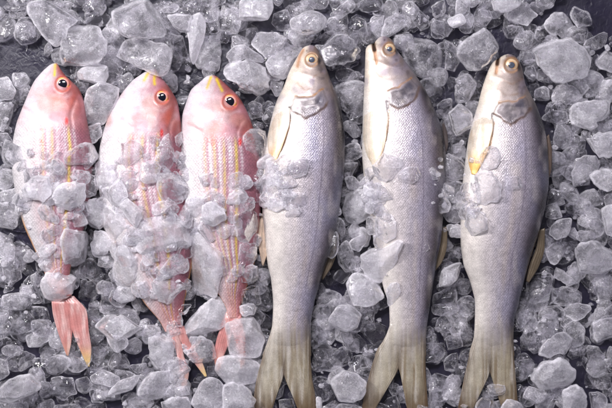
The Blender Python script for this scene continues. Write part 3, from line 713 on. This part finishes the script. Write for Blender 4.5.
tile(459, 306, [
 ('285,70 330,40 390,35 420,60 415,100 350,130 320,110', 0, .32, .5), ('245,140 265,95 290,90 310,130 285,190 250,170', 0, .32, .6), ('310,145 370,130 420,100 470,110 497,155 460,200 400,190 350,215 300,190', 1, .36, .8),
 ('280,265 330,220 400,215 450,240 468,300 420,350 320,348 285,310', 1, .46, .7), ('415,335 470,305 515,340 520,420 405,430', 1, .44, .7), ('465,190 500,160 550,165 590,210 580,240 510,275 480,230', 0, .15), ('505,75 560,50 630,50 630,140 560,150 510,120', 0, .4, .8),
 ('400,-5 540,-10 530,20 470,60 430,40', 0, .35, .6), ('590,170 630,160 630,250 595,240', 0, .4), ('240,370 270,320 350,345 350,375 300,395', 0, .3, .1), ('520,280 560,260 630,280 630,340 550,330', 0, .22),
 ('520,350 570,345 600,380 590,420 530,420', 0, .25), ('228,0 300,0 290,50 240,90 226,60', 0, .2), ('100,330 130,310 180,320 185,360 130,370', 2, .25), ('160,390 190,370 260,390 265,425 160,425', 1, .45, .6), ('60,390 90,370 140,380 150,420 70,420', 1, .15)])
tile(306, 306, [
 ('90,50 130,5 190,-5 225,20 215,70 180,105 130,105 100,80', 1, .45, .1), ('220,0 265,-10 280,50 270,80 230,60', 0, .16), ('225,80 270,65 320,80 320,130 290,180 250,150 220,120', 0, .08),
 ('95,290 150,260 200,265 240,310 225,370 130,390 100,350', 1, .38, .3), ('20,0 70,0 105,10 90,45 50,80 22,50', 0, .3, .1), ('130,110 190,105 250,150 240,190 180,180 130,160', 0, .08),
 ('30,170 90,150 160,190 190,250 120,260 40,260', 0, .14), ('490,180 530,170 550,200 520,240 485,220', 0, .15), ('525,50 560,20 600,50 600,90 550,110 525,90', 0, .2), ('495,290 530,260 600,300 590,370 500,380', 0, .16),
 ('495,0 612,-10 600,30 540,40 500,30', 0, .35), ('560,120 612,110 625,160 570,180', 0, .2), ('550,200 612,190 612,260 560,260', 0, .12), ('40,370 60,365 65,420 45,420', 1, .6), ('330,330 360,300 378,340 350,360', 0, .2),
 ('300,375 370,360 390,420 290,425', 0, .08), ('110,395 200,385 230,430 120,430', 0, .3), ('30,90 80,100 100,140 50,150 25,130', 0, .05)])
tile(306, 204, [
 ('145,340 190,280 230,280 300,320 310,370 250,408 170,400 150,370', 1, .45, .1), ('225,190 250,150 320,145 360,140 385,160 360,220 345,260 350,300 260,320 225,260', 2, .45, .3),
 ('160,-28 188,-56 248,-60 284,-28 312,0 288,32 240,60 200,84 172,68 148,20', 2, .42, .2), ('100,70 130,40 150,60 155,130 130,140 105,110', 1, .2), ('45,140 60,105 100,105 130,130 125,180 110,220 60,180', 1, .2, .1),
 ('130,180 160,150 185,170 195,260 165,275 130,230', 1, .28, .1), ('175,150 230,120 245,150 210,190 185,185', 1, .32, .1), ('190,200 220,190 230,260 200,260', 0, .25), ('110,290 130,250 180,280 145,330 120,330', 0, .12),
 ('50,370 90,345 140,360 150,408 40,408', 0, .3, .1), ('320,330 370,310 380,350 350,408 330,400', 2, .3, .5), ('240,60 290,30 310,60 290,110 250,120', 2, .12), ('515,320 550,260 600,235 640,250 605,300 560,335 525,335', 1, .4, .1),
 ('510,370 590,320 612,408 505,408', 0, .18), ('530,20 560,0 640,0 640,80 570,70', 1, .35, .2), ('560,85 630,85 640,140 580,130', 1, .5, .3), ('475,165 488,160 495,178 480,192', 2, .0, 0), ('80,0 130,0 140,40 110,50 75,30', 1, .3),
 ('585,150 640,150 650,210 600,215', 0, .15)])
tile(306, 102, [
 ('150,90 170,75 210,100 220,130 195,145 155,110', 0, .4, .1), ('120,215 170,160 215,175 225,215 190,232 140,240', 1, .2), ('95,270 130,240 190,230 215,260 190,300 120,312', 1, .24, .3), ('155,290 190,300 220,330 220,350 170,345', 1, .35, .1),
 ('55,340 100,330 130,370 110,408 60,400', 1, .25), ('270,260 320,200 370,210 400,260 360,310 330,330 280,310', 2, .2, .5), ('370,280 400,260 450,260 460,300 410,330 370,320', 2, .05, .3), ('230,270 250,250 290,280 260,320 235,300', 2, .25),
 ('565,40 600,10 660,15 665,100 620,132 575,115', 1, .36), ('525,0 580,-10 580,30 552,75 535,50', 0, .2), ('512,220 560,205 640,205 640,300 560,320 520,290', 1, .3, .6), ('550,330 640,310 640,400 560,400', 1, .25, .6),
 ('575,140 640,140 630,195 575,190', 0, .1), ('222,130 235,110 236,190 218,170', 0, .35), ('280,330 330,340 350,390 290,400', 2, .15, .5), ('140,350 160,345 165,375 140,380', 0, .3)])
tile(153, 102, [
 ('370,110 465,115 465,190 440,230 400,220 355,180', 2, .15, .3), ('375,330 440,290 500,290 490,330 430,360 380,355', 2, .35, .5), ('430,250 480,240 510,290 500,330 460,340', 2, .35, .5), ('20,180 60,120 95,130 110,180 90,250 40,280 10,240', 2, .28, .6),
 ('20,290 130,280 130,400 20,400', 2, .18, .5), ('370,0 430,0 440,60 400,70', 0, .25), ('440,20 490,20 480,80 440,90', 0, .2), ('85,130 112,110 118,170 100,200', 2, .35, .6), ('290,370 340,360 350,408 290,408', 2, .3), ('430,370 480,360 490,420 420,420', 2, .45, .6),
 ('-20,130 20,125 30,170 0,190', 2, .2), ('350,60 372,50 385,100 360,110', 0, .2), ('480,350 520,350 530,420 490,430', 2, .3, .5)])
tile(153, 204, [
 ('-90,70 -40,40 60,40 150,80 165,140 130,200 60,205 0,200 -70,190 -100,130', 2, .45, .3), ('165,80 230,100 290,160 300,230 260,300 250,360 160,360 150,240 130,205 150,120', 2, .50, .4), ('40,210 110,205 150,240 155,270 80,295 35,270', 2, .28, .3),
 ('10,300 80,300 160,290 160,340 100,400 20,390 0,350', 2, .30, .3), ('350,160 410,165 415,210 390,245 340,250', 2, .2, .3), ('345,350 400,310 420,330 430,400 400,408 350,400', 1, .15), ('200,0 280,0 290,60 230,80 180,40', 2, .3, .6),
 ('110,380 145,310 170,360 165,410 110,410', 0, .15), ('330,0 350,-20 430,10 430,60 400,150 345,160 325,90', 2, .04, .3), ('0,0 60,-20 120,0 130,40 60,40 0,50', 2, .35, .7), ('140,-30 200,-20 190,50 150,70 120,20', 2, .4, .6),
 ('470,-20 520,-30 540,0 500,30 460,20', 2, .35, .5), ('400,260 425,250 440,300 410,320', 0, .1)])
tile(153, 306, [
 ('90,80 130,40 200,0 250,-45 310,-35 325,-10 310,50 250,110 200,120 140,135 95,120', 2, .55, .9), ('245,125 300,70 390,40 440,70 450,130 420,200 340,200 280,180 250,160', 2, .42, .2), ('255,260 265,215 300,200 400,200 430,230 410,310 350,310 290,305', 2, .45, .2),
 ('135,160 190,120 240,150 262,195 230,240 180,240 140,200', 2, .25, .1), ('150,360 185,305 225,282 265,305 285,330 282,420 160,420', 1, .42, .2), ('285,320 330,310 380,330 400,370 405,430 282,430', 1, .42, .3), ('-40,280 0,270 60,265 80,290 70,330 20,385 -30,392 -60,350', 1, .42, .3),
 ('20,385 80,365 140,365 150,420 10,420', 1, .35, .3), ('340,0 400,-10 425,0 410,30 360,40 340,20', 1, .42, .6), ('50,240 125,225 145,260 130,300 90,320 60,290', 2, .35, .5), ('-10,120 40,110 80,150 80,220 40,260 -10,240', 2, .38, .4), ('85,330 140,320 145,350 100,362', 1, .3, .5),
 ('470,345 510,330 525,310 520,370 490,375', 0, .35), ('215,245 250,245 255,285 225,280', 0, .15), ('500,380 560,370 570,425 500,425', 0, .2), ('405,0 440,10 460,60 440,60', 0, .05), ('100,0 150,-5 140,30 110,40', 1, .15)])
tile(0, 204, [
 ('245,140 270,95 310,80 350,110 362,160 345,220 300,260 265,240 250,190', 2, .45, .05), ('165,330 190,275 240,262 300,285 318,300 300,345 270,375 215,400 180,380', 2, .50, .4), ('365,160 385,140 430,145 440,180 410,215 375,205', 2, .42, .1), ('380,10 450,0 540,20 550,60 500,100 450,160 430,130 400,60', 2, .5, .5),
 ('450,260 470,190 520,170 545,190 545,280 530,330 480,330 445,300', 2, .45, .3), ('450,340 490,325 530,340 540,380 490,395 455,380', 2, .38, .2), ('340,205 375,225 420,290 400,325 340,290 300,270', 0, .15, .1), ('322,310 350,300 348,350 328,400', 0, .1), ('-20,110 40,130 60,180 50,220 20,220 -20,200', 0, .35, .1),
 ('40,210 80,240 85,290 40,330 10,300 10,250', 0, .25), ('90,160 110,180 105,205 85,195', 0, .25), ('120,290 160,270 165,320 130,340', 0, .3), ('10,370 50,345 100,370 115,420 0,420', 0, .32, .1), ('-20,0 60,0 80,60 50,100 -20,90', 0, .3, .6), ('90,240 130,250 140,280 110,290 90,270', 0, .15),
 ('-20,225 10,230 10,290 -20,290', 0, .2), ('20,325 60,335 50,345 10,360', 0, .2), ('120,350 150,350 170,390 130,410', 0, .2), ('360,100 375,105 385,140 365,150', 0, .2), ('545,60 600,80 610,160 560,180 500,170 500,110', 2, .25, .5)])
tile(0, 306, [
 ('-20,30 50,20 110,60 110,90 40,135 10,110 -20,110', 0, .32, .1), ('100,130 130,95 180,75 215,95 205,130 160,160 110,160', 0, .35, .1), ('180,230 210,195 250,190 280,220 275,250 230,275 190,265', 0, .35, .1), ('-20,330 60,285 120,275 160,290 155,330 110,360 40,385 -20,370', 1, .36, .05),
 ('350,60 400,40 510,40 580,70 595,110 540,138 430,136 380,112 345,100', 1, .42, .3), ('425,118 515,122 512,150 482,188 440,172', 1, .4, .3), ('510,135 540,125 572,150 560,185 520,195 500,170', 0, .4, .1), ('360,280 400,255 450,270 490,290 470,330 430,320 400,310 370,310', 1, .35, .1), ('430,350 480,300 560,275 575,290 540,330 440,370', 1, .45, .2),
 ('360,340 400,325 425,350 410,385 370,385', 0, .25), ('305,300 340,280 375,320 350,350 310,340', 0, .3), ('30,190 90,180 140,200 130,250 50,270 20,230', 0, .12), ('-20,210 30,220 35,280 -20,300', 0, .3), ('150,160 210,140 240,180 200,200 160,190', 0, .15), ('120,0 195,10 205,60 150,70 120,40', 0, .12),
 ('200,290 290,290 300,350 240,380 200,350', 0, .2), ('480,375 560,340 612,380 600,420 500,420', 0, .3), ('370,120 430,130 430,190 400,210 360,180', 0, .05), ('-20,390 100,385 120,425 -20,425', 0, .35), ('200,400 320,390 330,425 200,425', 0, .3), ('390,0 540,0 520,30 450,35 400,25', 0, .3),
 ('440,190 500,195 520,240 460,260 430,230', 0, .2), ('20,140 80,140 90,175 40,180', 0, .1), ('340,395 420,390 440,425 345,425', 0, .1), ('290,200 320,210 320,240 295,235', 1, .1), ('520,240 580,230 590,265 530,272', 0, .25), ('160,290 195,300 195,350 165,340', 0, .1)])
tile(0, 102, [
 ('-20,0 50,0 72,40 50,90 20,105 -20,100', 0, .3, .3), ('-20,130 30,125 50,150 30,180 -20,170', 0, .3), ('0,190 30,155 90,140 130,170 120,220 90,260 60,270 20,265 5,240', 2, .15, .4), ('-20,275 30,265 70,290 60,330 20,350 -20,340', 0, .4),
 ('260,190 300,170 385,170 390,235 340,260 275,270 255,230', 2, .15, .3), ('270,275 330,270 380,300 400,340 360,390 310,390 290,330', 2, .2, .6), ('380,240 450,230 470,290 440,350 400,360 385,300', 2, .42, .4), ('400,350 500,340 530,380 520,420 410,420', 2, .45, .4),
 ('95,270 190,260 160,330 100,340', 2, .15, .5), ('-20,360 60,345 110,380 100,412 -20,412', 0, .35, .3), ('180,320 260,320 290,400 200,412 150,380', 2, .4, .5), ('400,110 420,90 425,150 402,170', 0, .35), ('470,170 540,150 570,200 550,250 490,260 465,220', 2, .12, .5),
 ('320,110 395,85 405,130 380,160 320,150', 1, .3, .4), ('60,340 120,330 150,390 100,420 50,400', 2, .4, .5), ('480,270 540,280 540,340 490,340', 2, .25, .5), ('290,390 360,385 400,430 350,470 290,450', 2, .42, .5), ('200,250 250,260 260,310 200,315', 2, .08, .4), ('140,400 210,410 240,470 170,480', 2, .35, .5)])

for st, mk in (('488,146 497,148 500,160 492,172 482,172 480,158', .2), ('478,172 492,172 500,185 498,200 480,205 468,190', .3), ('508,178 520,176 525,184 516,193 507,188', .12),
               ('468,210 486,212 486,228 475,240 465,226', .22), ('455,190 470,192 474,208 462,216 452,206', .3), ('376,212 392,214 398,232 386,244 374,232', .3), ('262,176 276,172 284,184 274,196 262,190', .35)):
    CH.append(([tuple(map(float, q.split(','))) for q in st.split()], 2, mk, .6))
# extra small chips where the bed between the traced ones is open
mask = {}
def covered(x, y):
    for f in FISH:
        if f.y0 - 4 < y < 412:
            l, r = f.lr(np.array([min(y, f.Ly[-1])]))
            if l[0] - 1 < x < r[0] + 1 and y < f.y1 + (80 if f.kind == 'silver' else 0): return True
    for (p, lay, mk, cb) in CH:
        if inpoly(np.array(x), np.array(y), p): return True
    return False
r2 = random.Random(5)
tries = 0; extra = []
while len(extra) < 6 and tries < 6000:
    tries += 1
    x, y = r2.uniform(0, 612), r2.uniform(0, 408)
    if (x < 60 and 38 < y < 72) or (x > 545 and y < 30) or (480 < x < 520 and y < 62 and y > 35): continue
    rr = r2.uniform(5, 10)
    if covered(x, y) or any((x - a) ** 2 + (y - b) ** 2 < (rr + c) ** 2 * .8 for a, b, c in extra): continue
    extra.append((x, y, rr))
    k = r2.randint(6, 9); ph0 = r2.uniform(0, 6); asp = r2.uniform(.6, 1); ang = r2.uniform(0, 3.1)
    pts = []
    for i in range(k):
        a = ph0 + 2 * math.pi * i / k; q = rr * r2.uniform(.75, 1.15); u, v = q * math.cos(a), q * asp * math.sin(a)
        pts.append((x + u * math.cos(ang) - v * math.sin(ang), y + u * math.sin(ang) + v * math.cos(ang)))
    CH.append((pts, 0, r2.uniform(.05, .35), r2.uniform(.1, .7)))
for (x, y, r, mk) in ((70, 196, 17, .45), (38, 188, 14, .4), (96, 216, 15, .5), (116, 192, 13, .4), (102, 244, 14, .5), (126, 258, 14, .45), (58, 166, 11, .3), (150, 172, 12, .3), (132, 214, 15, .45), (212, 212, 13, .45), (186, 186, 12, .5),
                      (166, 210, 12, .35), (250, 190, 11, .35), (246, 226, 10, .3), (206, 186, 11, .25), (160, 300, 14, .4), (146, 344, 13, .4), (158, 366, 12, .4), (30, 214, 12, .5), (20, 168, 12, .35), (76, 236, 11, .45),
                      (262, 186, 11, .4), (440, 184, 12, .4), (452, 206, 12, .4), (444, 164, 9, .3), (470, 218, 10, .3), (356, 192, 13, .45), (370, 236, 12, .4), (180, 240, 13, .5), (195, 275, 14, .5), (60, 218, 12, .4), (170, 255, 11, .35), (120, 165, 10, .3)):
    kk = r2.randint(6, 9); a0 = r2.uniform(0, 6); asp = r2.uniform(.65, 1.0); an = r2.uniform(0, 3)
    pts = []
    for i2 in range(kk):
        a = a0 + 6.283 * i2 / kk; q = r * r2.uniform(.8, 1.2); u, v = q * math.cos(a), q * asp * math.sin(a)
        pts.append((x + u * math.cos(an) - v * math.sin(an), y + u * math.sin(an) + v * math.cos(an)))
    CH.append((pts, 3, mk, r2.uniform(.2, .7)))
# small crushed bits lying on the covered stretch of the pink fish, and at the fish edges
for (x0, x1, y0, y1, k) in ((12, 95, 140, 262, 5), (100, 185, 145, 300, 6), (178, 262, 160, 300, 5), (352, 378, 180, 300, 4), (432, 475, 150, 215, 5)):
    for i in range(k):
        x, y = r2.uniform(x0, x1), r2.uniform(y0, y1); rr = r2.uniform(5, 12); kk = r2.randint(5, 8)
        CH.append(([(x + rr * r2.uniform(.7, 1.2) * math.cos(6.283 * i2 / kk), y + rr * r2.uniform(.6, 1.2) * math.sin(6.283 * i2 / kk)) for i2 in range(kk)], 2, r2.uniform(.1, .45), .8))

FISHNAME = ['first pink fish', 'middle pink fish', 'third pink fish', 'first silver fish', 'middle silver fish', 'last silver fish']
LM = []
for f, nm in zip((G1, G2, G3, F1, F2, F3), FISHNAME):
    pts = {'snout': f.y0 - 2, 'gill cover': f.y0 + 52}
    ex, ey = f.eye[:2]; LM.append((ex, ey, f"the {nm}'s eye"))
    if f.kind == 'silver':
        LM.append((sum(p[0] for p in f.oper) / 8, sum(p[1] for p in f.oper) / 8, f"the {nm}'s gill cover"))
        LM.append((*f.pect[0][-1], f"the {nm}'s fin tip")); LM.append((*f.notch, f"the {nm}'s tail fork"))
        l, r = f.lr(np.array([300.])); LM.append(((l[0] + r[0]) / 2, 310, f"the {nm}'s tail root"))
        if f.fins: LM.append((f.fins[-1][1][0][0] if f is F1 else f.fins[0][1][0][0], 250, f"the {nm}'s dorsal fin"))
    else:
        LM.append((*f.red, f"the {nm}'s red spot")); LM.append((*f.tail[1][0][-1], f"the {nm}'s tail tip"))
        l, r = f.lr(np.array([230.])); LM.append(((l[0] + r[0]) / 2, 225, f"the {nm}'s belly"))
        LM.append((*f.tail[0][0][0], f"the {nm}'s tail root"))
for x, y, nm in ((0, 0, 'the top left corner'), (612, 0, 'the top right corner'), (612, 408, 'the bottom right corner'), (0, 408, 'the bottom left corner'), (612, 204, 'the middle of the right edge'), (612, 100, 'the upper right edge'), (612, 300, 'the lower right edge'),
                 (0, 204, 'the middle of the left edge'), (110, 0, 'the top edge over the pink fish'), (250, 0, 'the top edge over the third pink fish'), (345, 0, 'the top edge between the silver fish'), (450, 0, 'the top edge beside the last silver fish'), (120, 408, 'the bottom edge under the pink fish'), (240, 408, 'the bottom edge under the third pink fish')):
    LM.append((x, y, nm))
def describe(cx, cy, rm, poly, milk, crumb):
    size = 'tiny' if rm < 6 else 'small' if rm < 9 else 'medium' if rm < 13 else 'large' if rm < 18 else 'huge'
    P = np.array(poly); P = P - P.mean(0); w = np.linalg.svd(P, compute_uv=False); asp = w[0] / max(w[1], .1)
    look = ('clear' if milk < .17 else 'greyish' if milk < .34 else 'frosty' if milk < .44 else 'milky')
    shp = ('crumbly ' if crumb >= .6 else 'long ' if asp > 1.75 else 'smooth ' if crumb <= .1 else '')
    lm = min(LM, key=lambda q: (q[0] - cx) ** 2 + (q[1] - cy) ** 2)
    a = math.degrees(math.atan2(lm[1] - cy, cx - lm[0])) % 360
    dr = ['right of', 'above right of', 'above', 'above left of', 'left of', 'below left of', 'below', 'below right of'][int((a + 22.5) // 45) % 8]
    dist = math.hypot(lm[0] - cx, lm[1] - cy)
    if dist < 7: dr = 'on'
    return [size, look, shp, dr, lm[2], dist]
print('chips', len(CH))
CH = CH[:300]
infos = []
for i, (poly, lay, milk, crumb) in enumerate(CH):
    P = np.array(poly); x = P[:, 0]; y = P[:, 1]; c = P.mean(0)
    ext = math.sqrt(abs(sum(x[j] * y[(j+1) % len(x)] - x[(j+1) % len(x)] * y[j] for j in range(len(x)))) / 2 / math.pi)
    rs = random.Random(100 + i)
    plane = (0, 0)
    if lay >= 2:
        q = np.concatenate([P, P * .5 + c * .5, [c]]); h = np.maximum(support(q[:, 0], q[:, 1]), 16)
        A = np.column_stack([q[:, 0] - c[0], q[:, 1] - c[1], np.ones(len(q))]); s, *_ = np.linalg.lstsq(A, h, rcond=None)
        plane = (float(np.clip(s[0], -.6, .6)), float(np.clip(s[1], -.4, .4)))
        T = min(ext * .38, 6.5) + .6; z0 = float(s[2]) + T * .35 + rs.uniform(0, 1.5) + (5 if lay == 3 else 0)
        T = max(T, 2.0)
    else:
        T = min(ext * .42, 8) * rs.uniform(.6, 1.1) + 1
        z0 = (9 if lay == 0 else 23) + rs.uniform(-3, 4)
        plane = (rs.uniform(-.3, .3), rs.uniform(-.3, .3))
        if lay == 0: z0 = max(z0, T * .9)
    big = ext > 11
    V, F, info = chip_geom(poly, T, 1000 + i, crumb, plane, z0, 84 if big else 48, 36 if big else 22)
    org = np.array(W(info[0], info[1], z0)); 
    me = make_mesh('ice_chip', V - org, F, mats=[M_ICE]); me.set_sharp_from_angle(angle=math.radians(24))
    a = me.attributes.new('milk', 'FLOAT', 'POINT'); a.data.foreach_set('value', ((milk - .15) * 1.0 + .36 * chip_geom.rim if lay < 2 else milk * .8 + .0 + .26 * chip_geom.rim).astype(np.float32))
    o = link('ice_chip', me); o.location = org
    infos.append((o, describe(*info, poly, milk, crumb)))
groups = {}
for o, d in infos:
    groups.setdefault((d[0], d[1], d[2], d[3], d[4]), []).append((d[5], o))
ords = ['nearest', 'second', 'third', 'fourth', 'fifth', 'sixth', 'seventh', 'eighth', 'ninth', 'tenth']
for k, lst in groups.items():
    lst.sort(key=lambda q: q[0])
    for j, (dd, o) in enumerate(lst):
        lab = f'{k[0]} {k[1]} {k[2]}ice chip {k[3]} {k[4]}'
        if len(lst) > 1:
            lab = f'{ords[j]} {k[0]} {k[1]} {k[2]}ice chip {k[3]} {k[4]}'
        tagged(o, lab, 'ice chip', 'ice chips heaped around the fish')

# uncountable crushed ice under and between the chips, running on beyond the picture
VV, FF, MK = [], [], []; base = 0
rs = np.random.RandomState(3)
def shard(x, y, z, r, mk):
    global base
    k, m = 6, 5
    th = np.linspace(0, 2*np.pi, k, endpoint=False) + rs.uniform(0, 6); ph = np.linspace(-np.pi/2, np.pi/2, m)
    cp = np.cos(ph) ** .7; cp[0] = cp[-1] = .05
    R = r * rs.uniform(.65, 1.2, k)
    X = cp[:, None] * (R * np.cos(th)) + rs.uniform(-.12, .12, (m, k)) * r; Y = cp[:, None] * (R * np.sin(th)) * rs.uniform(.6, 1) + rs.uniform(-.12, .12, (m, k)) * r
    Z = (r * rs.uniform(.4, .8) * np.sin(ph))[:, None] + rs.uniform(-.1, .1, (m, k)) * r + X * rs.uniform(-.4, .4)
    VV.append(Wn(X + x, Y + y, Z + z).reshape(-1, 3)); MK.append(np.full(m * k, mk))
    FF.extend([tuple(v + base for v in f) for f in tube_faces(m, k)]); base += m * k
def open_tray(x, y):
    return (x < 60 and 38 < y < 74) or (x > 540 and y < 32 and x - 540 > (y - 5) * 1.2) or (484 < x < 524 and 34 < y < 62)
def lump(x, y, z, r, mk, seed, crumb):
    global base
    k = rs.randint(6, 9); a0 = rs.uniform(0, 6); asp = rs.uniform(.6, 1); ang = rs.uniform(0, 3.1); pts = []
    for i in range(k):
        a = a0 + 2 * math.pi * i / k; q = r * rs.uniform(.78, 1.15); u, v = q * math.cos(a), q * asp * math.sin(a)
        pts.append((x + u * math.cos(ang) - v * math.sin(ang), y + u * math.sin(ang) + v * math.cos(ang)))
    V, F, info = chip_geom(pts, r * .38, seed, crumb, (rs.uniform(-.35, .35), rs.uniform(-.35, .35)), z, 30, 13)
    VV.append(V); MK.append(mk + .26 * chip_geom.rim); FF.extend([tuple(v + base for v in f) for f in F]); base += len(V)
for i in range(2600):      # broken pieces filling the bed
    x, y = rs.uniform(-80, 692), rs.uniform(-80, 488)
    inside = -12 < x < 624 and -12 < y < 420
    if inside and open_tray(x, y): continue
    if support(np.array([x]), np.array([y]))[0] > 20: continue
    r = rs.uniform(6, 15)
    lump(x, y, r * .42 + rs.uniform(0, 5 if inside else 14), r, rs.choice([-.1, -.04, .04, .1, .2]), 7000 + i, rs.uniform(0, .8))
for i in range(1500):      # splinters
    x, y = rs.uniform(-70, 682), rs.uniform(-70, 478)
    if open_tray(x, y): continue
    if support(np.array([x]), np.array([y]))[0] > 5: continue
    r = rs.uniform(1.4, 4.2)
    shard(x, y, r * .5 + rs.uniform(2, 18), r, rs.uniform(0, .45))
for (x0, x1, y0, y1, k) in ((10, 96, 146, 262, 90), (98, 188, 152, 300, 140), (176, 264, 176, 300, 85), (140, 200, 320, 395, 40), (255, 302, 160, 215, 30), (355, 388, 180, 300, 55), (432, 478, 150, 215, 55), (20, 80, 255, 300, 12)):
    for i in range(k):
        x, y = rs.uniform(x0, x1), rs.uniform(y0, y1)
        if n2(np.array(x), np.array(y), 22, 77) < .34: continue
        z = max(float(support(np.array([x]), np.array([y]))[0]), 16)
        r = rs.uniform(1.5, 4.5) if rs.rand() < .4 else rs.uniform(6, 13)
        if r < 4.6: shard(x, y, z + r * .3, r, rs.uniform(.1, .6))
        else: lump(x, y, z + r * .1, r, rs.uniform(.0, .34), 9000 + i, .8)
me = make_mesh('crushed_ice', np.concatenate(VV), FF, mats=[M_ICE]); me.set_sharp_from_angle(angle=math.radians(24))
a = me.attributes.new('milk', 'FLOAT', 'POINT'); a.data.foreach_set('value', np.concatenate(MK).astype(np.float32))
o = link('crushed_ice', me); o['kind'] = 'stuff'; o['label'] = 'fine crushed ice covering the dark tray under the larger chips'; o['category'] = 'crushed ice'

# ------------------------------------------------------------------ light, camera
def area(name, loc, target, sx, sy, power, col):
    l = bpy.data.lights.new(name, 'AREA'); l.shape = 'RECTANGLE'; l.size = sx; l.size_y = sy; l.energy = power; l.color = col
    o = bpy.data.objects.new(name, l); C.objects.link(o); o.location = loc
    from mathutils import Vector
    d = Vector(target) - Vector(loc); o.rotation_euler = d.to_track_quat('-Z', 'Y').to_euler(); return o
area('key_lamp', (-1.1, .55, 1.0), (0, 0, 0),   .2, .2, 22, (1, .975, .96))
area('added_top_lamp', (-.25, .75, 1.45), (0, 0, 0),   .6, .2, 26, (.97, .95, 1))  # unseen overhead light, added to brighten the ice and make it shine
w = bpy.data.worlds.new('World'); bpy.context.scene.world = w; w.use_nodes = True
bg = w.node_tree.nodes['Background']; bg.inputs[0].default_value = (.86, .85, 1, 1); bg.inputs[1].default_value = .24

cam = bpy.data.cameras.new('camera'); co = bpy.data.objects.new('camera', cam); C.objects.link(co)
co.location = (0, 0, D * S); cam.sensor_width = 36; cam.lens = 36 * D / 612.0; cam.clip_start = .05; cam.clip_end = 20
sc = bpy.context.scene; sc.camera = co
sc.view_settings.view_transform = 'Standard'; sc.view_settings.look = 'None'; sc.view_settings.exposure = -.14; sc.view_settings.gamma = 1
cy = sc.cycles
cy.max_bounces = 8; cy.transmission_bounces = 7; cy.transparent_max_bounces = 10; cy.diffuse_bounces = 3; cy.glossy_bounces = 3
cy.sample_clamp_indirect = 6; cy.blur_glossy = 1.0; cy.use_denoising = True; cy.use_adaptive_sampling = True; cy.adaptive_threshold = .08; cy.adaptive_min_samples = 16; cy.time_limit = 780
